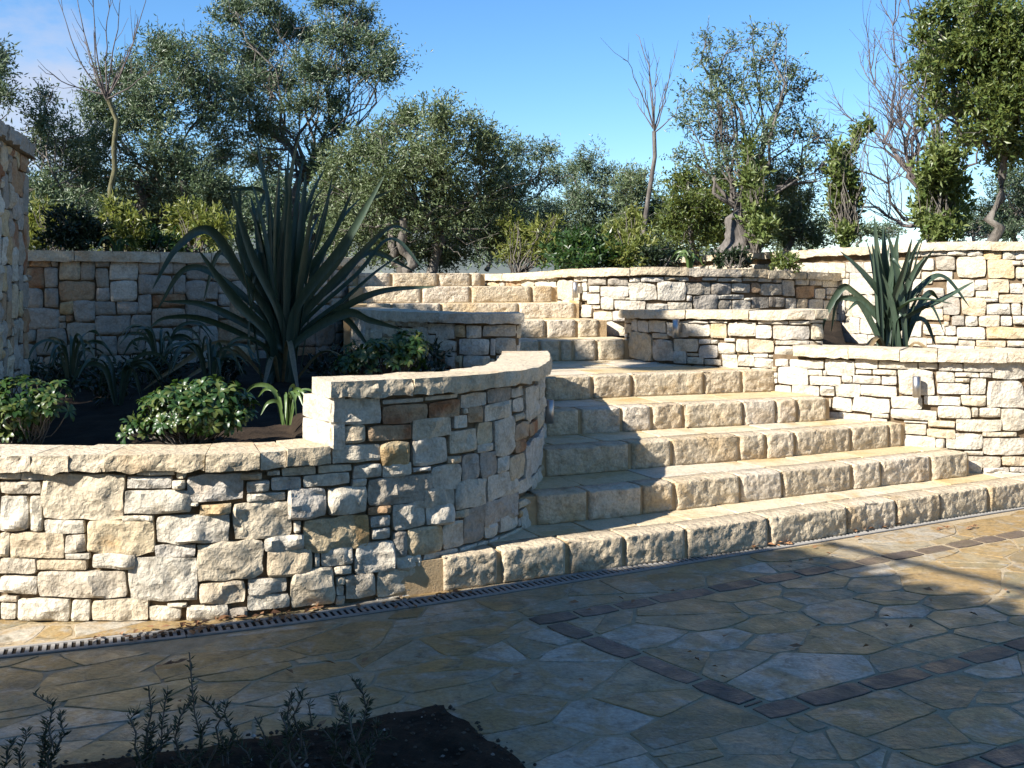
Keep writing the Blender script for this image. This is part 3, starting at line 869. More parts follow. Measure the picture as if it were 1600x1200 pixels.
T5b = [(20,412,235,485),(190,237,400,345,'grey'),(405,237,583,340,'grey'),(590,242,752,330),(760,240,845,325,'rust'),(848,247,1035,350),(1040,214,1155,360),(1165,270,1328,372,'rust'),(1330,292,1428,385),(1432,282,1550,350),
 (1157,207,1278,263),(1282,207,1400,263),(1405,204,1600,280),(325,192,460,220),(465,192,680,233),(690,192,825,225),(828,192,945,233),(950,192,1040,238),(245,350,465,485,'grey'),(470,392,590,480,'grey'),(597,392,755,485),
 (465,344,700,385),(190,350,235,405),(705,372,760,400),(767,367,920,465,'grey'),(925,367,1065,460,'grey'),(1070,372,1170,475),(1175,380,1265,470),(1282,387,1400,480)]
tr = traced_sz(W5, T5a, 800, 400, 0.175) + traced_sz(W5, T5b, 1040, 400, 0.175)
lay_stones(w5, W5, [(0.0, W5.L, 1.0, 1.55)], tr, 0.026, 25, bulge=0.024)
coping(w5, W5, 0.0, W5.L, z5, 0.074, 0.04, 0.30, 36, lens=(0.3, 0.6))

# ---- tall back wall at the right
W6 = Path([(2.35, 17.5), (2.45, 15.5), (2.75, 13.0), (3.20, 11.2), (3.78, 9.9), (4.45, 9.35), (5.3, 9.15), (6.6, 9.1)])
w6 = thing('back_wall', (4.2, 9.6, 0.9), 'tall sunlit rubble wall at the far right behind the spiky plant', 'wall')
Y6 = [(1065, 402.5), (1150, 396), (1250, 391.5), (1300, 388.5), (1380, 384), (1450, 380), (1520, 378.5), (1600, 377.5)]
k6 = sorted((W6.hit(x), EYE - (y - HY) / FPX * W6.pos(W6.hit(x))[1]) for x, y in Y6)
def z6(s): return float(np.interp(s, [k[0] for k in k6], [k[1] for k in k6]))
wall_core(w6, W6, 0, W6.L, 0.7, lambda s: z6(s) - 0.07, 0.30)
T6 = [(860,160,1030,275,'grey'),(1035,168,1275,345),(1290,195,1525,345,'ochre'),(1500,197,1590,240),(1528,247,1620,345),(825,285,1005,360),(945,357,1185,498),(1190,357,1292,445),(1300,347,1475,465),(1480,382,1590,470),
 (1200,450,1390,512),(1390,478,1585,550),(1075,508,1285,655),(1290,552,1490,650),(1492,555,1575,650),(1275,514,1385,547),(1000,652,1105,740,'grey'),(1110,657,1215,745),(1222,654,1398,748),(1405,657,1502,740),(1505,655,1620,730),
 (1040,752,1278,858),(1285,750,1620,850,'ochre'),(1055,862,1190,915),(1200,862,1450,918),(1460,862,1620,918),(960,110,1125,158),(1127,115,1258,160),(1262,117,1413,190,'ochre'),(1417,117,1530,190),(1532,112,1620,190),(800,112,955,155),(740,112,808,165),(660,112,738,165),
 (760,420,935,500,'grey'),(920,505,1065,650,'grey'),(760,725,935,820),(940,740,1035,820),(860,830,1050,890),(740,175,850,275)]
s6v = W6.hit(1300); s6e = min(W6.L, W6.hit(1600) + 1.3)
lay_stones(w6, W6, [(W6.hit(1066), s6v, 1.36, 1.70), (s6v, s6e, 0.88, 1.70)], traced_sz(W6, T6, 1300, 370, 0.1875), 0.028, 26, cell=0.055, bulge=0.026)
coping(w6, W6, 0.0, W6.L, z6, 0.075, 0.045, 0.32, 37, lens=(0.35, 0.75))

def m7(rng):  # mostly greyer stone; the darker mix also puts some shade into this wall
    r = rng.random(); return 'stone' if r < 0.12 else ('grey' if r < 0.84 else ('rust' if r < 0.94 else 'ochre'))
# ---- shaded wall behind the left planter
W7 = Path([(-4.7, 8.55), (-3.8, 8.72), (-2.9, 9.05), (-2.1, 9.65), (-1.62, 10.35), (-1.56, 11.2)])
w7 = thing('rear_wall', (-2.9, 9.1, 0.8), 'shaded rubble wall with flat cap behind the left planter', 'wall')
Y7 = [(40, 391), (180, 393), (320, 395.5), (420, 398), (518, 401)]
k7 = sorted((W7.hit(x), EYE - (y - HY) / FPX * W7.pos(W7.hit(x))[1]) for x, y in Y7)
def z7(s): return float(np.interp(s, [k[0] for k in k7], [k[1] for k in k7]))
wall_core(w7, W7, 0, W7.L, 0.6, lambda s: z7(s) - 0.08, 0.3)
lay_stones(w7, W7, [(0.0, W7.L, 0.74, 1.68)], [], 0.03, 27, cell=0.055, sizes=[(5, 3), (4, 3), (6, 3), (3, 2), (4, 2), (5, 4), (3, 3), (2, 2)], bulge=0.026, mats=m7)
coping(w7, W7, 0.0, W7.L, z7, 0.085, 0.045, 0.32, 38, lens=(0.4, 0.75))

# ---- tall wall end at the left edge
W8 = Path([(-2.56, 5.2), (-2.72, 5.75), (-2.87, 6.30), (-2.935, 6.56)])
w8 = thing('wall_end', (-2.75, 6.0, 0.5), 'tall shaded rubble wall end with thick cap at the left edge', 'wall')
wall_core(w8, W8, 0, W8.L, 0.4, 2.27, 0.45)
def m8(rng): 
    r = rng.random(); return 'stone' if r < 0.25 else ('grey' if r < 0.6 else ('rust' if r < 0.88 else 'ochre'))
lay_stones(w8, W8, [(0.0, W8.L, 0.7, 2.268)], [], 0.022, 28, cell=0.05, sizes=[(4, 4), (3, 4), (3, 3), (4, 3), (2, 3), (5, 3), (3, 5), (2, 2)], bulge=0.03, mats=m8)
W8E = Path([(-2.945, 6.57), (-3.4, 6.5)], smooth=False)
lay_stones(w8, W8E, [(0.0, W8E.L, 0.7, 2.268)], [], 0.035, 29, cell=0.05, bulge=0.02)
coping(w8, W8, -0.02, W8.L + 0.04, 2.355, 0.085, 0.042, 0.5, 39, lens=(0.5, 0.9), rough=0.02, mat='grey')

# ================================================================== SOIL AND UPPER GROUND
def strip_sheet(name, A, B, za, zb, n, mat, label=None, amp=0.03, sc=3.0, seed=1, kind='structure'):
    """sheet between two plan curves given as point lists of equal length"""
    A = np.array(A, float); B = np.array(B, float); za = np.array(za, float); zb = np.array(zb, float)
    m = len(A); t = np.linspace(0, 1, n)
    P = A[:, None, :] * (1 - t)[None, :, None] + B[:, None, :] * t[None, :, None]
    Zv = za[:, None] * (1 - t)[None] + zb[:, None] * t[None]
    P = P.reshape(-1, 2); Zv = Zv.reshape(-1)
    Zv = Zv + amp * fbm(np.concatenate([P * sc, np.zeros((len(P), 1))], 1), 4, seed)
    return part(name, np.concatenate([P, Zv[:, None]], 1), grid_faces(m, n), mat, None, True, kind)

ss = np.linspace(0.05, W1.L - 0.05, 90)
A = W1.pos(ss) - W1.nor(ss) * 0.22
B = np.stack([np.linspace(-5.2, -0.25, 90), np.full(90, 10.7)], 1)
strip_sheet('planter_soil', A, B, np.where(ss < sP, 0.69, 0.76), np.full(90, 0.86), 70, M['soil'], amp=0.02, sc=5)
ss = np.linspace(0.05, W34.L - 0.02, 70)
A = W34.pos(ss) - W34.nor(ss) * 0.2
s5 = np.linspace(0.25 * W5.L, W5.L, 30); s6 = np.linspace(W6.hit(1300), W6.L, 40)
B = np.concatenate([W5.pos(s5) - W5.nor(s5) * 0.1, W6.pos(s6) - W6.nor(s6) * 0.1])
zs = np.interp(ss, [0, s4 - 0.15, s4 + 0.25, W34.L], [1.15, 1.15, 0.955, 0.955])
strip_sheet('right_planter_soil', A, B, zs, np.where(np.arange(70) < 30, 1.12, 0.90), 20, M['soil'], amp=0.012, sc=6, seed=4)
# bed in the foreground
def poly_sheet(name, poly, z, mat, amp, seed):
    """bumpy soil inside an outline: rings shrinking toward the middle"""
    q = []
    for i in range(len(poly)):
        a_, b_ = np.array(poly[i]), np.array(poly[(i + 1) % len(poly)])
        m_ = max(2, int(np.linalg.norm(b_ - a_) / 0.03))
        q += [a_ + (b_ - a_) * k / m_ for k in range(m_)]
    q = np.array(q); n = len(q)
    q = q + 0.018 * np.stack([fbm(np.concatenate([q * 11, np.zeros((n, 1))], 1), 3, seed), fbm(np.concatenate([q * 11 + 7, np.zeros((n, 1))], 1), 3, seed + 1)], 1)
    c = np.array([-0.7, 2.4]); rings = np.linspace(1, 0.02, 60)
    P = np.concatenate([c + (q - c) * r for r in rings])
    edge = np.repeat(np.clip((1 - rings) * 14, 0, 1), n)
    h = z * edge + amp * edge * (fbm(np.concatenate([P * 9, np.zeros((len(P), 1))], 1), 4, seed) + 0.4 * fbm(np.concatenate([P * 40, np.zeros((len(P), 1))], 1), 2, seed)) + 0.006 * (1 - edge)
    i = np.arange(59)[:, None]; j = np.arange(n)[None]; j2 = (j + 1) % n
    f = np.stack([i * n + j, i * n + j2, (i + 1) * n + j2, (i + 1) * n + j], -1).reshape(-1, 4)
    return part(name, np.concatenate([P, h[:, None]], 1), f, mat, None, True, 'structure')
poly_sheet('flower_bed_soil', BED, 0.016, M['soil'], 0.014, 9)
crng = random.Random(19); bag_v, bag_f = [], []
for _ in range(2600):
    p = (crng.uniform(-1.9, 0.35), crng.uniform(2.6, 4.0))
    dmin = 0.0
    if not in_poly(p, BED) and not (crng.random() < 0.25 and in_poly((p[0] * 0.97 - 0.02, p[1] - 0.05), BED)): continue
    r = crng.uniform(0.003, 0.011); zc = 0.014 + crng.uniform(0, 0.012) if in_poly(p, BED) else 0.004
    k0 = len(bag_v); th = crng.uniform(0, 6.28); fl_ = crng.uniform(0.5, 0.9)
    for (a_, b_, c_) in ((1, 0, 0), (-0.9, 0.1, 0), (0, 1, 0.1), (0.1, -1, 0), (0.1, 0, 1), (0, 0, -0.8)):
        bag_v.append([p[0] + r * (a_ * math.cos(th) - b_ * math.sin(th)), p[1] + r * (a_ * math.sin(th) + b_ * math.cos(th)), zc + r * c_ * fl_])
    bag_f += [[k0 + q for q in f] for f in ([0, 2, 4], [2, 1, 4], [1, 3, 4], [3, 0, 4], [2, 0, 5], [1, 2, 5], [3, 1, 5], [0, 3, 5])]
mc, cnt, cb, _ = new_mat('soil_crumb'); gi = node(cnt, 'ShaderNodeNewGeometry')
cnt.links.new(ramp(cnt, gi.outputs['Random Per Island'], [(0, (0.02, 0.015, 0.01)), (0.8, (0.06, 0.045, 0.03)), (0.93, (0.10, 0.08, 0.055)), (0.97, (0.35, 0.33, 0.30))]), cb.inputs['Base Color']); cb.inputs['Roughness'].default_value = 0.95
o = part('soil_crumbs', np.array(bag_v), bag_f, mc, None, False, 'stuff'); tag(o, 'crumbs of dark soil and grit over the foreground bed', 'soil')

bl = [(-70, 8.0), (-12, 8.3), (-4.7, 8.75), (-3.8, 8.92), (-2.95, 9.25), (-2.3, 9.8), (-1.78, 10.45), (-1.72, 11.2), (-1.3, 11.6), (-0.6, 11.9), (-0.15, 11.8), (0.15, 11.35), (0.55, 11.0), (0.8, 10.6), (1.0, 10.35), (1.3, 10.25), (1.7, 10.3), (2.2, 10.5), (2.55, 11.2), (2.6, 12.0)]
bz = [1.3, 1.5, 1.66, 1.66, 1.64, 1.62, 1.60, 1.59, 1.585, 1.575, 1.53, 1.52, 1.52, 1.52, 1.52, 1.52, 1.51, 1.50, 1.50, 1.5]
fl = [(-160, 70), (-110, 90), (-40, 110), (-34, 110), (-28, 110), (-22, 110), (-17, 110), (-14, 110), (-10, 110), (-6, 110), (-3, 110), (-1, 110), (1, 110), (3, 110), (4.5, 110), (6, 110), (8, 110), (11, 110), (14, 110), (16, 110)]
def geo_sheet(name, A, B, za, zb, n, mat, amp, seed):
    A = np.array(A, float); B = np.array(B, float)
    t = np.linspace(0, 1, n) ** 2.2
    P = (A[:, None] * (1 - t)[None, :, None] + B[:, None] * t[None, :, None]).reshape(-1, 2)
    Zv = (np.array(za)[:, None] * (1 - t)[None] + np.array(zb)[:, None] * t[None]).reshape(-1)
    tt = np.tile(np.clip(t * 6, 0, 1), len(A))
    Zv = Zv + amp * tt * fbm(np.concatenate([P * 0.35, np.zeros((len(P), 1))], 1), 3, seed)
    return part(name, np.concatenate([P, Zv[:, None]], 1), grid_faces(len(A), n), mat, None, True, 'structure')
geo_sheet('upper_ground', bl, fl, bz, [0.4] * len(bl), 40, M['earth'], 0.25, 3)
s6 = np.linspace(0.1, W6.L, 24)
A = list(W6.pos(s6) - W6.nor(s6) * 0.2) + [np.array([14.0, 9.6]), np.array([70.0, 9.0])]
B = [(16 + i * 3.0, 110) for i in range(24)] + [(110, 90), (160, 60)]
geo_sheet('right_ground', A, B, [z6(s) - 0.06 for s in s6] + [1.75, 1.3], [0.6] * 26, 40, M['earth'], 0.2, 6)
# ground all the way to the horizon, and low hills
part('ground', np.array([[-1500, -1500, -0.5], [1500, -1500, -0.5], [1500, 1500, -0.5], [-1500, 1500, -0.5]], float), np.array([[0, 1, 2, 3]]), M['earth'], None, False, 'structure')
M['hill'] = mortar_mat('hill_scrub', (0.10, 0.125, 0.12), (0.16, 0.18, 0.17), 0.3, 0.05)
na = 90; ang = np.linspace(R(-65), R(65), na)
rowsH = []
for rr, hh in ((240, -1), (300, 9), (360, 22), (430, 34), (520, 24)):
    x = np.sin(ang) * rr; y = np.cos(ang) * rr
    q = np.stack([ang * 6, np.full(na, rr * 0.004), np.zeros(na)], 1)
    prof = 0.55 + 0.45 * np.clip(np.interp(ang, [R(-65), R(-24), R(-5), R(8), R(30), R(65)], [1.0, 1.05, 0.5, -0.4, -1.0, -1.0]), -1.05, 2)
    rowsH.append(np.stack([x, y, hh * prof * (1 + 0.22 * fbm(q * 2, 4, 77)) if hh > 0 else np.full(na, -1.0)], 1))
part('hills', np.stack(rowsH, 1).reshape(-1, 3), grid_faces(na, len(rowsH)), M['hill'], None, True, 'structure')

# ================================================================== HOUSE BEHIND THE VIEWPOINT (casts the shade on the paving)
M['plaster'] = mortar_mat('white_plaster', (0.62, 0.58, 0.50), (0.70, 0.66, 0.58), 0.2, 6)
M['tile'] = mortar_mat('roof_tile', (0.36, 0.16, 0.08), (0.46, 0.22, 0.12), 0.4, 8)
M['wood'] = mortar_mat('shutter_wood', (0.05, 0.09, 0.07), (0.07, 0.12, 0.09), 0.3, 20)
gm, gnt, gb, _ = new_mat('window_glass'); gb.inputs['Base Color'].default_value = (0.03, 0.04, 0.05, 1); gb.inputs['Roughness'].default_value = 0.05
M['glass'] = gm
HH = 4.5
off = HH / math.tan(SUN_EL)
apex = np.array([1.47, 6.12]) + np.array(SUN_H) * off
ea = np.array([-0.893, -0.450]); ea /= np.linalg.norm(ea)
eb = np.array([0.600, -0.800])
house = thing('house', (apex[0] - 2, apex[1] - 4, 0), 'white plastered house with tiled roof behind the viewpoint, shading the paving', 'house')
def box_pts(c, ax, ay, z0, z1):
    c = np.array(c); q = [c, c + ax, c + ax + ay, c + ay]
    return np.array([[*p, z0] for p in q] + [[*p, z1] for p in q]), [[0, 3, 2, 1], [4, 5, 6, 7], [0, 1, 5, 4], [1, 2, 6, 5], [2, 3, 7, 6], [3, 0, 4, 7]]
ins = apex + ea * 0.55 + eb * 0.55
v, f = box_pts(ins, ea * 7.0, eb * 10.0, -0.2, HH - 0.12)
part('wall', v, f, M['plaster'], house, False)
# hipped roof: eaves polygon and a ridge
e4 = [apex, apex + ea * 8.1, apex + ea * 8.1 + eb * 11.1, apex + eb * 11.1]
r2 = [apex + ea * 4.05 + eb * 4.0, apex + ea * 4.05 + eb * 7.1]
v = np.array([[*p, HH - 0.12] for p in e4] + [[*p, HH] for p in e4] + [[*p, HH + 1.35] for p in r2])
f = [[0, 1, 2, 3], [0, 4, 5, 1], [1, 5, 6, 2], [2, 6, 7, 3], [3, 7, 4, 0], [4, 8, 5], [5, 8, 9, 6], [6, 9, 7], [7, 9, 8, 4]]
roof = part('roof', v, f, M['tile'], house, False)
# rounded tile ends along the two eaves
ang8 = np.linspace(0, 2 * PI, 9)[:-1]
tile_rng = random.Random(3)
for (p0, d, inn, L) in ((apex, ea, eb, 8.1), (apex, eb, ea, 11.1)):
    t = 0.1
    while t < L - 0.1:
        c = p0 + d * t
        a = c - inn * tile_rng.uniform(0.02, 0.10); b = c + inn * 0.45
        r = 0.085
        vv = []
        for q, dz in ((a, 0.0), (b, 0.12)):
            for k in ang8: vv.append([q[0] + d[0] * r * math.cos(k), q[1] + d[1] * r * math.cos(k), HH + 0.0 + dz + r * 0.8 * math.sin(k)])
        ff = [[k, (k + 1) % 8, 8 + (k + 1) % 8, 8 + k] for k in range(8)] + [list(range(7, -1, -1)), list(range(8, 16))]
        part('roof_tile', np.array(vv), ff, M['tile'], roof, False)
        t += tile_rng.uniform(0.19, 0.23)
def tube_np(pts, rad, sides=6):
    pts = np.array(pts, float); n = len(pts); rad = np.broadcast_to(rad, (n,))
    t = np.gradient(pts, axis=0); t /= np.linalg.norm(t, axis=1)[:, None] + 1e-9
    ref = np.array([0.31, 0.17, 0.93]) if abs(t[0, 2]) < 0.8 else np.array([0.9, 0.3, 0.1])
    a = np.cross(t, ref); a /= np.linalg.norm(a, axis=1)[:, None]; b = np.cross(t, a)
    k = np.arange(sides) * 2 * PI / sides
    Vv = pts[:, None] + rad[:, None, None] * (np.cos(k)[None, :, None] * a[:, None] + np.sin(k)[None, :, None] * b[:, None])
    i = np.arange(n - 1)[:, None]; j = np.arange(sides)[None]; j2 = (j + 1) % sides
    f = np.stack([i * sides + j, i * sides + j2, (i + 1) * sides + j2, (i + 1) * sides + j], -1).reshape(-1, 4)
    return Vv.reshape(-1, 3), f
class Bag:
    def __init__(self): self.v = []; self.f = []; self.n = 0
    def add(self, v, f): self.v.append(v); self.f.append(np.asarray(f) + self.n); self.n += len(v)
    def tube(self, pts, rad, sides=6): self.add(*tube_np(pts, rad, sides))
    def build(self, name, mat, parent=None, smooth=True):
        quads = [f for f in self.f if f.shape[1] == 4]; tris = [f for f in self.f if f.shape[1] == 3]
        fs = ([np.concatenate(quads)] if quads else []) + ([np.concatenate(tris)] if tris else [])
        return part(name, np.concatenate(self.v), fs, mat, parent, smooth)
# awning rail carried in front of the eave on short arms
def steel(name, col, rough):
    m, nt, b, out = new_mat(name)
    b.inputs['Base Color'].default_value = (*col, 1); b.inputs['Metallic'].default_value = 1.0; b.inputs['Roughness'].default_value = rough
    vec, _ = coords(nt, False)
    mp = node(nt, 'ShaderNodeMapping'); mp.inputs['Scale'].default_value = (1, 1, 40); nt.links.new(vec, mp.inputs[0])
    bump(nt, b, noise(nt, mp.outputs[0], 30, 3), 0.08, 0.002)
    return m
M['steel'] = steel('brushed_steel', (0.40, 0.385, 0.37), 0.42)
M['grate'] = mortar_mat('grating_plastic', (0.26, 0.26, 0.255), (0.36, 0.355, 0.34), 0.1, 30)
M['slot_shade'] = mortar_mat('gutter_shade', (0.015, 0.012, 0.010), (0.03, 0.024, 0.018), 0.4, 30)  # dark colour standing in for the unlit depth under the grating
bag = Bag()
q0 = apex - ea * 0.36
bag.tube([[*(q0 + eb * 0.0), HH + 0.02], [*(q0 + eb * 5.0), HH + 0.02]], 0.035, 8)
for k in (0.55, 1.25, 2.1, 3.0, 4.2):
    bag.tube([[*(q0 + eb * k), HH + 0.02], [*(q0 + eb * (k + 0.1) + ea * 0.9), HH + 0.03]], 0.02, 6)
bag.build('awning_rail', M['steel'], house)
for k in (1.6, 4.6, 7.6):
    c = ins + eb * k - ea * 0.012
    v, f = box_pts(c, -ea * 0.05, eb * 1.1, 1.0, 2.3)
    win = part('window', v, f, M['wood'], house, False)
    v, f = box_pts(c + eb * 0.1 - ea * 0.045, -ea * 0.012, eb * 0.9, 1.1, 2.2)
    part('pane', v, f, M['glass'], win, False)
v, f = box_pts(ins + eb * 3.1 - ea * 0.012, -ea * 0.05, eb * 1.0, 0.0, 2.1)
part('door', v, f, M['wood'], house, False)

# ================================================================== GUTTER, LAMPS, DRY LEAVES
gut = thing('drain_gutter', (0.65, 5.73, 0), 'narrow slotted grey drain grating running along the foot of the steps', 'drain')
s = np.linspace(0, DRAIN.L, 120)
rows = [DRAIN.xyz(s, np.full(120, d), np.full(120, -0.0022)) for d in (-0.066, 0.066)]
part('channel_shade', np.stack(rows, 1).reshape(-1, 3), grid_faces(120, 2)[:, ::-1], M['slot_shade'], gut, False)  # flat dark strip in place of the shaded depth below the slots
gap_w = 0.036; sec = 1.0; t = 0.0
while t < DRAIN.L - 0.05:
    e = min(t + sec, DRAIN.L) - 0.004
    bag = Bag()
    n = 12; ss = np.linspace(t, e, n)
    def bar(s_arr, d0, d1, z0=-0.008, z1=0.004):
        m = len(s_arr)
        rows = [DRAIN.xyz(s_arr, np.full(m, d), np.full(m, z)) for d, z in ((d0, z0), (d0, z1), (d1, z1), (d1, z0))]
        ii = np.arange(m - 1)
        bag.add(np.stack(rows, 1).reshape(-1, 3), np.concatenate([grid_faces(m, 4), np.stack([ii * 4 + 3, ii * 4 + 7, ii * 4 + 4, ii * 4], 1), [[0, 1, 2, 3]], [[(m - 1) * 4 + 3, (m - 1) * 4 + 2, (m - 1) * 4 + 1, (m - 1) * 4]]]))
    bar(ss, 0.040, 0.062); bar(ss, -0.062, -0.040)
    k = t + 0.008
    while k < e - 0.01:
        bar(np.array([k, k + 0.016]), -0.0399, 0.0399, -0.006, 0.0025); k += gap_w * 0.9
    bag.build('grating', M['grate'], gut, False)
    t += sec

def wall_lamp(pos, nrm, label):
    """up-and-down steel cylinder on a wall bracket"""
    lm = thing('wall_lamp', pos, label, 'wall lamp', 'steel cylinder lamps on the walls')
    n = 24; r = 0.028; h = 0.150
    k = np.arange(n) * 2 * PI / n
    prof = [(r - 0.006, -h / 2 + 0.012), (r - 0.006, -h / 2), (r, -h / 2 + 0.001), (r, h / 2 - 0.001), (r - 0.006, h / 2), (r - 0.006, h / 2 - 0.012)]
    v = np.array([[pos[0] + a * math.cos(q), pos[1] + a * math.sin(q), pos[2] + z] for (a, z) in prof for q in k])
    f = [[i * n + j, i * n + (j + 1) % n, (i + 1) * n + (j + 1) % n, (i + 1) * n + j] for i in range(len(prof) - 1) for j in range(n)]
    o = part('body', v, f, M['steel'], lm)
    for z in (-h / 2 + 0.010, h / 2 - 0.010):
        v = np.array([[pos[0] + (r - 0.004) * math.cos(q), pos[1] + (r - 0.004) * math.sin(q), pos[2] + z] for q in k])
        part('lens', v, [list(range(n))], M['glass'], lm, False)
    nn = np.array([-nrm[0], -nrm[1]]); tt = np.array([-nn[1], nn[0]])
    v, f = box_pts(np.array(pos[:2]) + nn * (r - 0.004) - tt * 0.016, tt * 0.032, nn * 0.075, pos[2] - 0.03, pos[2] + 0.035)
    part('bracket', v, f, M['steel'], lm, False)
def lamp_on(path, x, y, label, outw=0.075):
    s_, z_ = path.sz(x, y); p = path.pos(s_); n = path.nor(s_)
    q = p + n * outw
    wall_lamp((q[0], q[1], z_), n, label)
wall_lamp((0.238, 6.9, at(856, 643, 6.9).z), (1, 0), 'steel cylinder lamp at the right side of the rounded front pier')
lamp_on(W5, 909, 453, 'steel cylinder lamp on the sunlit curve of the upper planter wall')
lamp_on(W34, 1064, 513, 'steel cylinder lamp below the long cap right of the upper steps')
lamp_on(W34, 1434, 603, 'steel cylinder lamp on the lower right wall under the spiky plant')

lm_, lnt, lb, _ = new_mat('dry_leaf')
g = node(lnt, 'ShaderNodeNewGeometry')
lnt.links.new(ramp(lnt, g.outputs['Random Per Island'], [(0, (0.16, 0.07, 0.03)), (0.5, (0.28, 0.14, 0.06)), (1, (0.10, 0.06, 0.035))]), lb.inputs['Base Color'])
lb.inputs['Roughness'].default_value = 0.8
M['dry'] = lm_
lr = random.Random(77); bag = Bag()
spots = [(1205, 854, 16, 0.10), (1360, 827, 26, 0.16), (1395, 822, 10, 0.1), (350, 975, 60, 0.28), (260, 988, 30, 0.22), (560, 955, 20, 0.3), (690, 935, 14, 0.12), (1468, 829, 6, 0.05), (1518, 826, 6, 0.05), (265, 1042, 7, 0.04),
         (1320, 850, 5, 0.15), (1270, 880, 5, 0.2), (1000, 930, 5, 0.4), (1530, 930, 6, 0.5), (900, 1050, 8, 0.7), (1300, 1000, 8, 0.6), (500, 1060, 5, 0.4), (1150, 672 + 30, 3, 0.1)]
for (x, y, n, rad) in spots:
    c = on_z(x, y, 0.0)
    for _ in range(n):
        a = lr.uniform(0, 2 * PI); r_ = rad * math.sqrt(lr.random())
        along = r_ * math.cos(a) * 1.6; acr = r_ * math.sin(a) * 0.35
        p = np.array([c.x, c.y]) + U * along + V_ * acr
        z0 = 0.006 + lr.uniform(0, 0.012)
        th = lr.uniform(0, 2 * PI); l = lr.uniform(0.012, 0.032); w = l * lr.uniform(0.3, 0.55)
        d = np.array([math.cos(th), math.sin(th)]); e = np.array([-d[1], d[0]])
        cu = lr.uniform(0.004, 0.014)
        v = np.array([[*(p - d * l), z0], [*(p + e * w), z0 + cu], [*(p + d * l), z0 + lr.uniform(0, 0.01)], [*(p - e * w), z0 + cu * lr.uniform(0, 1)]])
        bag.add(v, np.array([[0, 2, 1], [0, 3, 2]]))
o = bag.build('leaf_litter', M['dry'], None, False); o['kind'] = 'stuff'
tag(o, 'dry brown leaves scattered along the drain and paving', 'leaf litter')

# ================================================================== PLANTS
def leaf_mat(name, cols, rough=0.5, trans=0.25, tcol=None, spec=0.4):
    m, nt, b, out = new_mat(name)
    g = node(nt, 'ShaderNodeNewGeometry')
    n = len(cols)
    c = ramp(nt, g.outputs['Random Per Island'], [(i / max(1, n - 1), k) for i, k in enumerate(cols)])
    nt.links.new(c, b.inputs['Base Color']); b.inputs['Roughness'].default_value = rough
    b.inputs['Specular IOR Level'].default_value = spec
    t = node(nt, 'ShaderNodeBsdfTranslucent'); mx = node(nt, 'ShaderNodeMixShader'); mx.inputs[0].default_value = trans
    if tcol: t.inputs[0].default_value = (*tcol, 1)
    else: nt.links.new(c, t.inputs[0])
    nt.links.new(b.outputs[0], mx.inputs[1]); nt.links.new(t.outputs[0], mx.inputs[2]); nt.links.new(mx.outputs[0], out.inputs['Surface'])
    return m
M['olive'] = leaf_mat('olive_leaf', [(0.064, 0.099, 0.048), (0.111, 0.156, 0.073), (0.082, 0.124, 0.060), (0.207, 0.246, 0.159), (0.095, 0.139, 0.066)], 0.42, 0.2, (0.09, 0.13, 0.045))
M['olive2'] = leaf_mat('olive_leaf_warm', [(0.074, 0.104, 0.040), (0.130, 0.171, 0.069), (0.099, 0.138, 0.055), (0.214, 0.244, 0.138), (0.110, 0.150, 0.061)], 0.42, 0.22, (0.11, 0.15, 0.045))
M['evergreen'] = leaf_mat('evergreen_leaf', [(0.048, 0.078, 0.022), (0.090, 0.126, 0.030), (0.144, 0.168, 0.042), (0.066, 0.096, 0.024)], 0.4, 0.28, (0.17, 0.20, 0.03))
M['laurel'] = leaf_mat('laurel_leaf', [(0.063, 0.098, 0.025), (0.115, 0.149, 0.040), (0.161, 0.190, 0.057), (0.086, 0.127, 0.034)], 0.4, 0.25, (0.16, 0.20, 0.04))
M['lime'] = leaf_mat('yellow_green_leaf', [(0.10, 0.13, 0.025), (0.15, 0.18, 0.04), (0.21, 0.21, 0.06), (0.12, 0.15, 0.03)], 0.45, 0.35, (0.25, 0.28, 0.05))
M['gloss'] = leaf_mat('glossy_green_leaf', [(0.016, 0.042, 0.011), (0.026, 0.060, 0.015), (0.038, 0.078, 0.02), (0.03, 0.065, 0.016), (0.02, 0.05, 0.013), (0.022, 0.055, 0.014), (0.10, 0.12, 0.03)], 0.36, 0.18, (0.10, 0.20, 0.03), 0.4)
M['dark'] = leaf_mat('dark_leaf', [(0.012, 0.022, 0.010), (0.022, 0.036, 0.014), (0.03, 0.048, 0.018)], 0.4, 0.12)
M['rosemary'] = leaf_mat('rosemary_leaf', [(0.035, 0.050, 0.026), (0.055, 0.075, 0.04), (0.045, 0.06, 0.03)], 0.55, 0.12)

def bark(name, c1, c2):
    m, nt, b, out = new_mat(name)
    vec, _ = coords(nt, False)
    mp = node(nt, 'ShaderNodeMapping'); mp.inputs['Scale'].default_value = (1, 1, 0.3); nt.links.new(vec, mp.inputs[0])
    a = noise(nt, mp.outputs[0], 26, 5, 0.65)
    nt.links.new(ramp(nt, a, [(0.35, c1), (0.65, c2)]), b.inputs['Base Color']); b.inputs['Roughness'].default_value = 0.9
    bump(nt, b, a, 0.9, 0.02)
    return m
M['bark'] = bark('olive_bark', (0.075, 0.065, 0.052), (0.17, 0.15, 0.125))
M['bark_pale'] = bark('pale_bark', (0.065, 0.055, 0.046), (0.16, 0.14, 0.12))
M['twig'] = bark('bare_twig', (0.075, 0.058, 0.050), (0.15, 0.125, 0.115))

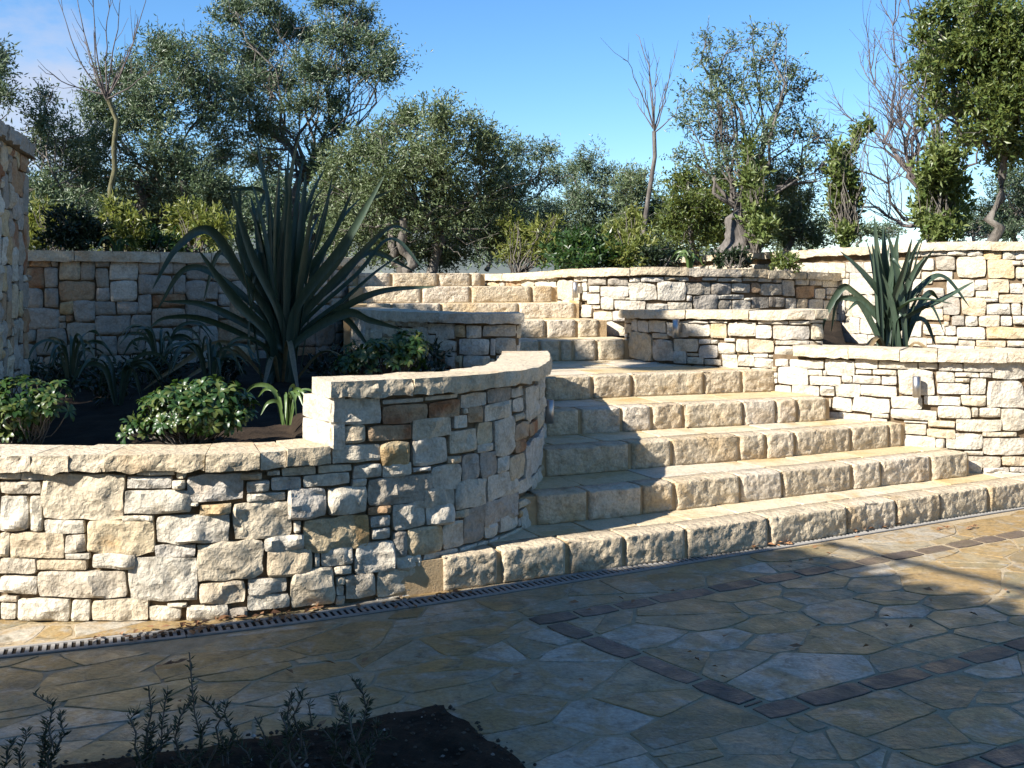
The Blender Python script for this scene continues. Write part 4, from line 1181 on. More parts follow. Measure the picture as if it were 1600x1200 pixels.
def leaves(P, D, L, W, rng, fold=0.25, curl=0.0):
    """kite-shaped folded leaves: P bases, D directions"""
    n = len(P)
    D = D / (np.linalg.norm(D, axis=1)[:, None] + 1e-9)
    r = rng.normal(size=(n, 3)); side = np.cross(D, r); side /= np.linalg.norm(side, axis=1)[:, None] + 1e-9
    up = np.cross(side, D)
    L = np.broadcast_to(L, (n,)) * rng.uniform(0.7, 1.25, n); W = np.broadcast_to(W, (n,)) * rng.uniform(0.75, 1.25, n)
    mid = P + D * (L * 0.5)[:, None]
    a = mid + side * W[:, None] * 0.5 + up * (W * fold)[:, None]
    b = mid - side * W[:, None] * 0.5 + up * (W * fold)[:, None]
    tip = P + D * L[:, None] - up * (L * curl)[:, None]
    V = np.stack([P, a, tip, b], 1).reshape(-1, 3)
    k = np.arange(n) * 4
    F = np.concatenate([np.stack([k, k + 1, k + 2], 1), np.stack([k, k + 2, k + 3], 1)])
    return V, F

def crown(rng, clumps, d, leaf_l, leaf_w, dens, twig=0.30, per=11, upb=0.35, depth=0.85, hollow=0.45, loose=0.16):
    """leafy twigs through the clumps; clump = (x, y, rx, ry[, extra distance])"""
    Ps, Ds = [], []; tw = Bag()
    for cl in clumps:
        x, y, rx, ry = cl[:4]; dd = cl[4] if len(cl) > 4 else rng.uniform(-0.5, 0.5)
        c = np.array(at(x, y, d + dd)); a = rx / FPX * d; b = ry / FPX * d; e = depth * (a + b) / 2
        n = max(6, int(4.8 * dens * PI * a * b / (leaf_l * leaf_w) / per))
        q = rng.normal(size=(n, 3)); q /= np.linalg.norm(q, axis=1)[:, None]
        rad = (hollow ** 3 + (1 - hollow ** 3) * rng.random(n)) ** (1 / 3) * (1 + 0.16 * rng.normal(size=n))
        # uneven outline: lobes
        lob = 1 + 0.22 * vnoise(q * 2.3 + c * 3.1, 5)
        q2 = q * (rad * lob)[:, None]
        nsub = max(3, int(5 + 60 * a * b))
        qs = rng.normal(size=(nsub, 3)); qs /= np.linalg.norm(qs, axis=1)[:, None]
        qs *= rng.uniform(hollow, 1.0, nsub)[:, None] * 0.82
        wsub = rng.uniform(0.4, 1.0, nsub); pick = rng.choice(nsub, n, p=wsub / wsub.sum())
        rs = rng.uniform(0.22, 0.46, nsub)[pick]
        q2 = np.where((rng.random(n) < loose)[:, None], q2, qs[pick] + q * (rs * rng.random(n) ** 0.45)[:, None])
        pts = c + q2 * np.array([a, e, b])
        dirs = q * 0.8 + np.array([0, 0, upb]) + 0.55 * rng.normal(size=(n, 3))
        dirs /= np.linalg.norm(dirs, axis=1)[:, None]
        tl = twig * rng.uniform(0.6, 1.3, n)
        for k in range(per):
            t = (k + rng.random(n)) / per
            bend = np.zeros((n, 3)); bend[:, 2] = -0.10 * (t ** 2) * tl
            p = pts + dirs * (tl * (t - 0.3))[:, None] + bend
            dv = dirs * 0.55 + 0.75 * rng.normal(size=(n, 3)) * 0.8
            Ps.append(p); Ds.append(dv)
        m = min(n, max(4, n // 14))
        for i in rng.choice(n, m, replace=False):
            s0 = pts[i] + (c - pts[i]) * 0.55
            tw.tube([s0, pts[i] * 0.6 + s0 * 0.4 + rng.normal(size=3) * 0.02, pts[i] + dirs[i] * tl[i] * 0.6], [0.007, 0.005, 0.002], 3)
    V, F = leaves(np.concatenate(Ps), np.concatenate(Ds), leaf_l, leaf_w, rng)
    return V, F, tw

def limb(bag, p, q, r0, r1, rng, wig=0.12, n=7, sides=7):
    p = np.array(p, float); q = np.array(q, float); L = np.linalg.norm(q - p)
    t = np.linspace(0, 1, n)[:, None]
    pts = p + (q - p) * t
    off = np.cumsum(rng.normal(size=(n, 3)), 0); off = off - off[0] - (off[-1] - off[0]) * t
    pts = pts + off * wig * L * 0.18
    pts[:, 2] += -0.10 * L * np.sin(PI * t[:, 0]) * 0.6
    bag.tube(pts, np.linspace(r0, r1, n), sides)
    return pts

def make_tree(name, label, cat, base, fork, d, clumps, leaf, ll, lw, dens, seed, group=None, trunk_r=0.10, bark_m='bark', twig=0.30, per=11, upb=0.35, hollow=0.45, stems=1, depth=0.85):
    rng = np.random.default_rng(seed)
    base = np.array(base, float); fork = np.array(fork, float)
    t = thing(name, tuple(base), label, cat, group)
    tb = Bag()
    for k in range(stems):
        j = rng.normal(size=3) * (0.12 if stems > 1 else 0); j[2] = 0
        limb(tb, base + j * 1.0 - np.array([0, 0, 0.1]), fork + j * 2.0, trunk_r * 0.55, trunk_r * 0.30, rng, 0.35, 9, 10)
    bb = Bag()
    order = sorted(clumps, key=lambda c: -c[1])
    for cl in clumps:
        c = np.array(at(cl[0], cl[1], d + (cl[4] if len(cl) > 4 else 0)))
        pts = limb(bb, fork + rng.normal(size=3) * 0.05, c, trunk_r * 0.17, 0.006, rng, 0.4)
        for _ in range(5):
            a = cl[2] / FPX * d; b = cl[3] / FPX * d
            e = c + rng.normal(size=3) * np.array([a, a, b]) * 0.55
            limb(bb, pts[rng.integers(3, 7)], e, 0.009, 0.003, rng, 0.5, 5, 4)
    V, F, tw = crown(rng, clumps, d, ll, lw, dens, twig, per, upb, depth, hollow)
    tb.build('trunk', M[bark_m], t)
    for v, f in zip(tw.v, tw.f): pass
    off = bb.n
    for v, f in zip(tw.v, tw.f): bb.v.append(v); bb.f.append(f + off)
    bb.n += tw.n
    bb.build('branches', M[bark_m], t)['kind'] = 'stuff'
    part('crown', V, F, M[leaf], t, False)
    return t

OG = 'olive trees behind the walls'
LL, LW = 0.056, 0.0160
make_tree('olive_tree', 'dark small olive tree rising just right of the tall wall end', 'tree', at(95, 390, 11.2), at(90, 300, 11.2), 11.2,
  [(70, 185, 28, 30), (60, 235, 34, 34), (105, 215, 30, 34), (75, 290, 34, 34), (120, 265, 34, 36), (55, 335, 26, 26), (110, 330, 40, 30), (70, 150, 14, 18)], 'olive', LL, LW, 1.7, 1, OG, 0.07)
make_tree('olive_tree', 'olive crown cut off by the left edge of the picture, above the wall end', 'tree', at(-60, 400, 11.0), at(-60, 250, 11.0), 11.0,
  [(0, 90, 22, 24), (5, 150, 26, 22), (-30, 110, 40, 45), (-60, 60, 50, 40), (-50, 180, 45, 35)], 'olive', LL, LW, 1.5, 2, OG, 0.09)
make_tree('olive_tree', 'broad grey green olive tree behind the bare sapling at left', 'tree', at(240, 395, 12.6), at(245, 290, 12.6), 12.6,
  [(250, 90, 42, 40), (200, 130, 45, 42), (300, 100, 45, 42), (150, 160, 30, 35), (245, 165, 60, 50), (330, 160, 42, 50), (175, 215, 50, 45), (260, 235, 60, 48), (335, 230, 40, 48), (150, 275, 45, 40), (215, 295, 60, 45),
   (295, 295, 55, 42), (345, 300, 40, 40), (170, 335, 50, 35), (250, 345, 60, 35), (330, 350, 45, 30)], 'olive', LL, LW, 1.75, 3, OG, 0.13, stems=2)
make_tree('olive_tree', 'tallest olive tree with open crown and forked trunk, upper left centre', 'tree', at(465, 395, 13.6), at(482, 275, 13.6), 13.6,
  [(370, 20, 38, 36), (420, 5, 40, 30), (400, 75, 48, 40), (460, 45, 46, 36), (520, 5, 36, 26), (560, 30, 36, 24), (525, 62, 44, 32), (580, 70, 36, 26), (612, 95, 30, 20), (480, 105, 44, 32), (430, 130, 44, 34), (370, 130, 40, 40),
   (545, 115, 40, 24), (595, 120, 28, 20), (520, 160, 30, 22), (470, 165, 40, 24), (390, 190, 42, 36), (440, 200, 34, 24), (530, 200, 24, 18), (345, 75, 26, 30), (410, 245, 40, 30), (505, 245, 30, 24)], 'olive', LL, LW, 1.8, 4, OG, 0.13, stems=3)
make_tree('olive_tree', 'dense rounded bushy olive tree left of centre behind the top steps', 'tree', at(655, 425, 12.4), at(660, 345, 12.4), 12.4,
  [(690, 190, 42, 30), (640, 195, 40, 32), (590, 215, 40, 34), (740, 210, 36, 32), (550, 255, 42, 40), (620, 260, 60, 48), (700, 255, 60, 48), (770, 250, 36, 40), (520, 300, 34, 44), (580, 320, 60, 46), (660, 325, 64, 50),
   (740, 315, 56, 46), (800, 300, 30, 34), (540, 365, 50, 36), (620, 385, 60, 32), (700, 385, 60, 34), (770, 370, 40, 36)], 'olive2', LL, LW, 2.0, 5, OG, 0.12, stems=3)
make_tree('olive_tree', 'small open olive tree with a gap of sky under its arching branch', 'tree', at(800, 400, 15.5), at(790, 320, 15.5), 15.5,
  [(815, 235, 28, 18), (850, 245, 28, 22), (830, 275, 34, 18), (790, 265, 24, 18), (860, 280, 24, 20), (800, 330, 34, 30), (850, 340, 40, 34)], 'olive', LL, LW, 1.3, 6, OG, 0.09)
make_tree('olive_tree', 'far olive tree standing lowest on the skyline in the centre', 'tree', at(920, 400, 17.5), at(920, 345, 17.5), 17.5,
  [(920, 250, 22, 24), (895, 275, 24, 24), (945, 280, 26, 24), (910, 315, 42, 30), (960, 320, 36, 32), (880, 345, 36, 30), (940, 355, 50, 30)], 'olive', LL, LW, 1.6, 7, OG, 0.10)
make_tree('olive_tree', 'far warm green olive tree just left of the centre sapling', 'tree', at(995, 400, 16.6), at(995, 345, 16.6), 16.6,
  [(985, 275, 28, 20), (1005, 295, 24, 28), (970, 300, 22, 22), (1000, 340, 36, 30), (1030, 330, 22, 34), (1040, 370, 30, 26), (970, 365, 34, 24)], 'olive2', LL, LW, 1.7, 8, OG, 0.09)
make_tree('olive_tree', 'tall airy olive tree with upright sprays right of centre', 'tree', at(1148, 392, 13.2), at(1150, 325, 13.2), 13.2,
  [(1103, 65, 12, 20), (1110, 105, 26, 30), (1140, 75, 14, 24), (1175, 55, 12, 18), (1188, 95, 26, 30), (1215, 60, 10, 20), (1230, 105, 22, 26), (1095, 150, 34, 30), (1140, 145, 30, 32), (1200, 145, 30, 28), (1250, 140, 20, 30),
   (1080, 200, 34, 28), (1130, 205, 40, 32), (1190, 210, 40, 30), (1245, 195, 30, 30), (1280, 215, 24, 26), (1070, 245, 22, 16), (1120, 255, 44, 24), (1190, 260, 46, 28), (1255, 255, 34, 26), (1290, 260, 18, 20)], 'olive', LL * 1.05, LW * 1.1, 0.80, 9, OG, 0.17, 'bark_pale', upb=0.7)
make_tree('olive_tree', 'low bushy green tree under the airy olive at right of centre', 'tree', at(1085, 400, 14.4), at(1085, 345, 14.4), 14.4,
  [(1075, 285, 40, 30), (1120, 290, 40, 30), (1060, 325, 36, 36), (1110, 330, 44, 38), (1075, 365, 44, 26), (1120, 368, 36, 24)], 'evergreen', 0.06, 0.022, 2.0, 10, None, 0.09)
make_tree('olive_tree', 'low rounded olive behind the first columnar shrub, right of the old stump', 'tree', at(1230, 395, 14.2), at(1230, 345, 14.2), 14.2,
  [(1215, 295, 36, 30), (1250, 310, 30, 30), (1205, 335, 34, 32), (1245, 345, 36, 30), (1225, 370, 44, 20), (1270, 368, 24, 18)], 'olive2', LL, LW, 1.9, 11, OG, 0.09)
make_tree('evergreen_tree', 'dense glossy evergreen tree hanging into the top right corner', 'tree', at(1543, 385, 9.8), at(1560, 215, 9.8), 9.8,
  [(1450, 30, 22, 18), (1470, 75, 36, 26), (1500, 40, 40, 34), (1550, 20, 46, 36), (1600, 30, 50, 50), (1450, 105, 24, 20), (1500, 105, 42, 34), (1555, 90, 48, 42), (1605, 110, 46, 50), (1475, 140, 24, 18), (1530, 150, 46, 34),
   (1585, 160, 46, 40), (1545, 195, 34, 26), (1590, 210, 40, 30), (1565, 232, 28, 18), (1640, 60, 60, 70), (1650, 160, 50, 60), (1520, 75, 40, 30), (1575, 60, 40, 34), (1555, 140, 44, 34), (1600, 150, 40, 40), (1520, 215, 20, 18), (1560, 245, 22, 14), (1480, 10, 30, 18), (1440, 60, 20, 16), (1455, 130, 18, 14), (1505, 175, 26, 20), (1540, 60, 44, 34), (1590, 80, 44, 40), (1600, 235, 34, 20)], 'evergreen', 0.058, 0.024, 2.4, 12, None, 0.10, twig=0.22, upb=0.1)
make_tree('olive_tree', 'dark olive bush at the right edge behind the tall wall', 'tree', at(1585, 378, 15.0), at(1585, 340, 15.0), 15.0,
  [(1570, 290, 26, 24), (1600, 285, 34, 30), (1560, 325, 30, 28), (1595, 330, 40, 34), (1570, 360, 40, 18), (1640, 310, 40, 50)], 'olive', LL, LW, 1.7, 13, OG, 0.08)
# farther row that closes the view between the near trees
for k, (x, y, d, w, h, lab) in enumerate([(40, 330, 19, 110, 60, 'far olive behind the dark small tree at left'), (330, 330, 20, 100, 70, 'far olive showing between the two left olive trees'), (520, 330, 21, 110, 70, 'far olive behind the big spiky plant'),
    (760, 350, 22, 90, 50, 'far olive low behind the bushy round olive'), (1160, 350, 20, 100, 45, 'far olive low behind the old stump'), (1345, 362, 24, 60, 16, 'far olive low behind the second columnar shrub'), (1520, 355, 22, 60, 30, 'far olive low behind the third columnar shrub')]):
    cl = [(x + w * (i / 3 - 1) * 0.8, y + h * (0.25 * ((i * 7) % 3) - 0.35), w * 0.34, h * 0.55) for i in range(7)]
    make_tree('olive_tree', lab, 'tree', at(x, 415, d), at(x, y + h * 0.4, d), d, cl, 'olive', 0.09, 0.026, 1.9, 40 + k, OG, 0.10)
# thick undergrowth between and behind the trunks
rng = np.random.default_rng(55)
cl = []
for x in range(-40, 1330, 34):
    top = np.interp(x, [0, 330, 520, 800, 1000, 1290, 1330], [300, 315, 330, 345, 350, 362, 385])
    for y in np.arange(top, 418, 30): cl.append((x + rng.uniform(-14, 14), y + rng.uniform(-8, 10), 26, 22, rng.uniform(-1.8, 1.8)))
V, F, tw = crown(rng, cl, 18.5, 0.085, 0.030, 0.62, 0.3, 9, 0.5, 0.9, 0.2)
o = part('undergrowth', V, F, M['olive'], None, False, 'stuff'); tag(o, 'continuous green undergrowth closing the view behind the tree trunks', 'undergrowth')
# evergreens out of frame at the left that shade the planter
def shade_tree(label, base, balls, seed, n=3200):
    sh = np.random.default_rng(seed)
    t = thing('evergreen_tree', base, label, 'tree')
    tb = Bag(); top = (base[0] + 0.1, base[1], 3.4); limb(tb, (base[0], base[1], base[2] - 0.2), top, 0.16, 0.10, sh, 0.3, 9, 10)
    Ps, Ds = [], []
    for (cx, cy, cz, r) in balls:
        limb(tb, top, (cx, cy, cz), 0.06, 0.015, sh, 0.4)
        q = sh.normal(size=(n, 3)); q /= np.linalg.norm(q, axis=1)[:, None]
        rr = r * sh.random(n) ** 0.4
        Ps.append(np.array([cx, cy, cz]) + q * rr[:, None] * np.array([1, 1, 0.9])); Ds.append(q + 0.8 * sh.normal(size=(n, 3)))
    tb.build('trunk', M['bark'], t)
    V, F = leaves(np.concatenate(Ps), np.concatenate(Ds), 0.14, 0.06, sh)
    part('crown', V, F, M['evergreen'], t, False)
shade_tree('dense evergreen tree beyond the left edge, shading the left planter', (-6.3, 5.9, 0.5),
  [(-6.0, 5.9, 5.0, 1.0), (-6.9, 6.3, 4.5, 1.05), (-5.2, 5.4, 4.8, 0.8), (-5.4, 5.4, 5.5, 0.6), (-7.6, 6.6, 4.3, 1.0), (-6.0, 5.7, 4.0, 0.9), (-7.2, 6.4, 3.6, 0.9), (-5.3, 5.6, 3.6, 0.8), (-5.3, 4.6, 6.9, 0.28), (-5.0, 4.2, 6.5, 0.25), (-5.9, 4.0, 5.2, 0.7), (-4.7, 5.5, 5.0, 0.5)], 70)
shade_tree('second evergreen tree added unseen beyond the left edge, blocking sky light', (-7.6, 8.6, 0.8),
  [(-7.4, 8.4, 3.1, 1.1), (-6.5, 8.0, 2.7, 1.0), (-8.4, 8.6, 3.3, 1.1)], 71)  # unseen tree added to hold sky light off the planter

# old gnarled trunk under the airy olive
st = thing('olive_stump', tuple(at(1148, 388, 12.2)), 'pale gnarled old olive stump above the upper planter wall', 'stump')
rng = np.random.default_rng(3)
nz, na_ = 16, 22; Vs = []
b0 = np.array(at(1148, 388, 12.2)); hgt = 62 / FPX * 12.2; r0 = 19 / FPX * 12.2
for i in range(nz):
    t = i / (nz - 1)
    for j in range(na_):
        a = 2 * PI * j / na_
        q = np.array([[math.cos(a) * 1.3, math.sin(a) * 1.3, t * 2.2]])
        r = r0 * (1.25 - 0.65 * t + 0.35 * (1 - t) ** 4) * (1 + 0.25 * fbm(q * 1.6, 3, 8)[0])
        Vs.append(b0 + np.array([math.cos(a) * r + 0.03 * math.sin(t * 4), math.sin(a) * r, t * hgt * (1 + 0.12 * math.cos(a)) - 0.05]))
Vs.append(b0 + np.array([0, 0, hgt * 0.9]))
f = [[i * na_ + j, i * na_ + (j + 1) % na_, (i + 1) * na_ + (j + 1) % na_, (i + 1) * na_ + j] for i in range(nz - 1) for j in range(na_)]
f += [[(nz - 1) * na_ + j, (nz - 1) * na_ + (j + 1) % na_, nz * na_] for j in range(na_)]
part('trunk', np.array(Vs), f, M['bark_pale'], st)

# ---- bare trees
def bare_branch(bag, rng, p, dirv, L, r, lev, maxlev, spread, upw, wob=0.12):
    n = 6; pts = [np.array(p, float)]; d = np.array(dirv, float)
    for i in range(n):
        d = d + rng.normal(size=3) * wob + np.array([0, 0, upw]); d /= np.linalg.norm(d)
        pts.append(pts[-1] + d * L / n)
    bag.tube(pts, np.linspace(r, r * 0.45, n + 1), 5 if lev < 2 else 3)
    if lev >= maxlev: return
    for k in range(rng.integers(3, 6) if lev else rng.integers(5, 8)):
        i = rng.integers(2, n + 1)
        ax = rng.normal(size=3); side = np.cross(d, ax); side /= np.linalg.norm(side) + 1e-9
        nd = d * math.cos(spread) + side * math.sin(spread)
        bare_branch(bag, rng, pts[i], nd, L * rng.uniform(0.45, 0.72), r * 0.5, lev + 1, maxlev, spread, upw, wob)

def sapling(name, label, xb, yb, xf, yf, d, tips, seed, r=0.028):
    rng = np.random.default_rng(seed)
    b = np.array(at(xb, yb, d)); f = np.array(at(xf, yf, d))
    t = thing(name, tuple(b), label, 'tree', 'bare staked saplings')
    tb = Bag(); limb(tb, b - np.array([0, 0, 0.1]), f, r, r * 0.75, rng, 0.12, 9, 8)
    tb.build('trunk', M['bark_pale'] if seed == 2 else M['bark_olive'], t)
    bb = Bag()
    for (x, y, mx, my) in tips:
        e = np.array(at(x, y, d + rng.uniform(-0.35, 0.35))); m = np.array(at(mx, my, d + rng.uniform(-0.2, 0.2)))
        tt = np.linspace(0, 1, 10)[:, None]
        st_ = f + np.array([0, 0, rng.uniform(-0.06, 0.03)])
        pts = st_ * (1 - tt) ** 2 + 2 * m * tt * (1 - tt) + e * tt ** 2 + rng.normal(size=(10, 3)) * 0.012 * tt
        bb.tube(pts, np.linspace(0.0085, 0.0022, 10), 5)
        for k in range(rng.integers(2, 5)):
            i = rng.integers(3, 9)
            dv = (pts[i] - pts[i - 1]); dv /= np.linalg.norm(dv); s2 = rng.normal(size=3); dv = dv + 0.55 * s2 / np.linalg.norm(s2); l = rng.uniform(0.08, 0.3)
            bb.tube([pts[i], pts[i] + dv * l * 0.5, pts[i] + dv * l + np.array([0, 0, l * 0.2])], [0.0034, 0.0026, 0.0013], 3)
    bb.build('branches', M['twig'], t)['kind'] = 'stuff'
M['bark_olive'] = bark('mossy_bark', (0.07, 0.065, 0.03), (0.15, 0.14, 0.07))
sapling('bare_sapling', 'leafless sapling with upswept branches behind the shaded left wall', 168, 395, 167, 150, 9.9,
  [(93, -10, 115, 110), (118, -40, 125, 70), (150, -30, 140, 60), (168, -30, 165, 60), (190, -10, 178, 70), (230, -20, 215, 80), (218, 20, 205, 90), (60, 105, 110, 140), (150, 40, 140, 100), (200, 70, 185, 110), (240, 110, 205, 140), (130, 60, 145, 120)], 1)
sapling('bare_sapling', 'leafless sapling with pale thin trunk above the upper planter wall', 1012, 412, 1022, 205, 11.4,
  [(993, 52, 1022, 90), (975, 90, 1000, 130), (1030, 90, 1022, 140), (1056, 78, 1040, 150), (1048, 110, 1040, 170), (985, 140, 1005, 180), (1040, 130, 1030, 170), (1000, 110, 1010, 160), (1068, 160, 1045, 190), (1012, 80, 1016, 140)], 2, 0.03)
rng = np.random.default_rng(21)
bt = thing('bare_tree', tuple(at(1445, 380, 13.8)), 'large leafless tree with fine purplish twigs at right', 'tree')
tb = Bag()
b0 = np.array(at(1455, 385, 13.8)); f0 = np.array(at(1440, 300, 13.8)); limb(tb, b0, f0, 0.075, 0.055, rng, 0.15, 8, 9)
tb.build('trunk', M['twig'], bt)
bb = Bag()
for (x, y) in ((1395, 40), (1360, 110), (1425, 25), (1480, 40), (1510, 110), (1335, 190), (1325, 250), (1390, 180), (1450, 120), (1540, 200), (1335, 320)):
    e = np.array(at(x, y, 13.8 + rng.uniform(-0.8, 0.8))); s0 = f0 if y < 240 else b0 * 0.6 + f0 * 0.4
    pts = limb(bb, s0, e, 0.028, 0.006, rng, 0.35, 9, 6)
    for k in range(16):
        i = rng.integers(2, 9); dv = pts[min(i, 8)] - pts[i - 1]; dv /= np.linalg.norm(dv)
        s2 = rng.normal(size=3); s2 /= np.linalg.norm(s2); dv = dv * 0.8 + s2 * 0.62 + np.array([0, 0, 0.15]); dv /= np.linalg.norm(dv)
        bare_branch(bb, rng, pts[i], dv, rng.uniform(0.35, 0.75), 0.008, 1, 2, 0.6, 0.06, 0.14)
bb.build('branches', M['twig'], bt)['kind'] = 'stuff'
# slim leaning trunk at right edge
# ---- shrubs
def shrub(name, label, xb, yb, d, clumps, leaf, ll, lw, dens, seed, group=None, **kw):
    rng = np.random.default_rng(seed)
    b = np.array(at(xb, yb, d)); t = thing(name, tuple(b), label, 'shrub', group)
    V, F, tw = crown(rng, clumps, d, ll, lw, dens * 1.45, kw.get('twig', 0.14), kw.get('per', 9), kw.get('upb', 0.5), kw.get('depth', 0.9), kw.get('hollow', 0.3), kw.get('loose', 0.5))
    sb = Bag()
    for cl in clumps:
        for _ in range(4):
            e = np.array(at(cl[0] + rng.uniform(-0.5, 0.5) * cl[2], cl[1] - rng.uniform(-0.2, 0.8) * cl[3], d + rng.uniform(-0.1, 0.1)))
            limb(sb, b + np.array([rng.uniform(-.05, .05), rng.uniform(-.05, .05), -0.05]), e, 0.009, 0.003, rng, 0.3, 6, 4)
    off = sb.n
    for v, f in zip(tw.v, tw.f): sb.v.append(v); sb.f.append(f + off)
    sb.build('stems', M[kw.get('stem', 'bark')], t)['kind'] = 'stuff'
    part('foliage', V, F, M[leaf], t, False)
SG = 'shrubs behind the walls'
shrub('shrub', 'sunlit shrub behind the shaded wall, next to the tall wall end', 80, 395, 10.2, [(60, 340, 24, 26), (95, 355, 28, 30), (70, 370, 36, 20)], 'lime', 0.075, 0.024, 1.6, 101, SG)
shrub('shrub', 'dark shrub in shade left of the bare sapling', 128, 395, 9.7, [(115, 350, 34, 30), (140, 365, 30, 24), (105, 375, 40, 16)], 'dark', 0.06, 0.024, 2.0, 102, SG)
shrub('shrub', 'sunlit yellow green shrub at the foot of the bare left sapling', 188, 395, 10.0, [(180, 345, 24, 26), (205, 355, 26, 28), (165, 365, 16, 22), (195, 375, 34, 16)], 'lime', 0.075, 0.024, 1.6, 103, SG)
shrub('shrub', 'sunlit yellow green shrub left of the big spiky plant', 305, 397, 10.1, [(285, 345, 30, 26), (315, 335, 28, 24), (335, 355, 26, 28), (300, 370, 44, 20)], 'lime', 0.075, 0.024, 1.7, 104, SG)
shrub('shrub', 'dark low shrub between the two sunlit shrubs at left', 245, 397, 9.9, [(240, 375, 30, 18), (265, 382, 24, 12)], 'gloss', 0.06, 0.024, 1.6, 105, SG)
shrub('shrub', 'loose yellow green shrub at the head of the steps', 808, 425, 11.9, [(800, 352, 20, 18), (820, 372, 30, 28), (800, 395, 24, 24), (852, 362, 20, 24), (845, 393, 28, 24), (868, 348, 9, 18), (870, 385, 20, 24)], 'lime', 0.075, 0.022, 1.1, 106, SG, stem='bark_pale', upb=0.8)
shrub('shrub', 'glossy bright green shrub at the left of the upper planter', 905, 422, 11.2, [(885, 392, 30, 24), (915, 384, 32, 26), (945, 394, 30, 22), (900, 408, 44, 13), (960, 405, 26, 14)], 'gloss', 0.07, 0.028, 2.0, 107, SG)
shrub('shrub', 'pale olive green upright shrub left of the centre sapling', 985, 420, 11.3, [(985, 348, 20, 24), (968, 372, 26, 26), (1000, 376, 24, 28), (982, 400, 38, 18)], 'lime', 0.07, 0.022, 1.3, 108, SG, upb=0.9)
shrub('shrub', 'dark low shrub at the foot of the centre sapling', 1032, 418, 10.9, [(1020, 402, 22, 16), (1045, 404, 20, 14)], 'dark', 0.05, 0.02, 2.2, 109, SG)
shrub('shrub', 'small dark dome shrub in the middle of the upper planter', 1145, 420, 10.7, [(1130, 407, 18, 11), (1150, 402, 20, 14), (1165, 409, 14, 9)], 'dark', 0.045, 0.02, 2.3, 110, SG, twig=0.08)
shrub('shrub', 'small green dome shrub at the right of the upper planter', 1228, 424, 10.9, [(1220, 408, 16, 12), (1238, 411, 14, 11)], 'evergreen', 0.045, 0.02, 2.0, 111, SG, twig=0.08)
for k, (x, y, d, w_, lab) in enumerate([(75, 600, 7.7, 55, 'low dark planting at the foot of the tall wall end'), (165, 605, 7.2, 50, 'low dark planting behind the gap between the glossy bushes'), (235, 590, 7.9, 50, 'low dark planting along the foot of the shaded wall'),
    (345, 590, 7.7, 45, 'low dark planting just left of the big flax'), (535, 585, 7.5, 50, 'low dark planting just right of the big flax'), (660, 575, 7.9, 45, 'low dark planting in the corner below the short pier wall')]):
    shrub('groundcover_shrub', lab, x, y + 8, d, [(x - w_ * 0.5, y - 10, w_ * 0.5, 20), (x + w_ * 0.4, y - 14, w_ * 0.5, 22), (x, y - 4, w_ * 0.8, 14)], 'dark', 0.06, 0.022, 0.9, 140 + k, 'low dark planting in the left bed', twig=0.16)
LGp = 'columnar laurels above the back wall'
def column(label, x, yb, d, prof, seed, tips=()):
    cl = [(x + dx, y, rx, 16) for (y, rx, dx) in prof] + [(tx, ty, 5, 12) for tx, ty in tips]
    shrub('columnar_shrub', label, x, yb, d, cl, 'laurel', 0.080, 0.034, 3.2, seed, LGp, twig=0.16, upb=1.5, hollow=0.35, loose=1.0)
column('columnar leafy shrub beside the gnarled stump', 1183, 388, 12.0, [(260, 8, -12), (280, 16, -5), (300, 20, -2), (320, 24, 2), (340, 24, 4), (360, 20, 6), (376, 14, 4)], 120, [(1168, 235), (1175, 250), (1190, 265)])
column('slender columnar shrub with one leaning top shoot', 1320, 384, 12.3, [(240, 9, 0), (260, 18, -4), (280, 22, -2), (300, 24, 0), (320, 24, -1), (340, 21, -1), (358, 17, 0), (372, 12, 0)], 121, [(1332, 222), (1345, 208), (1358, 200), (1303, 240)])
column('widest columnar shrub near the right, before the bare tree', 1470, 380, 11.6, [(225, 10, 0), (245, 22, 2), (265, 30, 0), (285, 36, 0), (305, 40, 0), (325, 42, -2), (345, 38, 0), (362, 30, 0)], 122, [(1440, 195), (1465, 160), (1468, 185), (1495, 215), (1508, 232)])

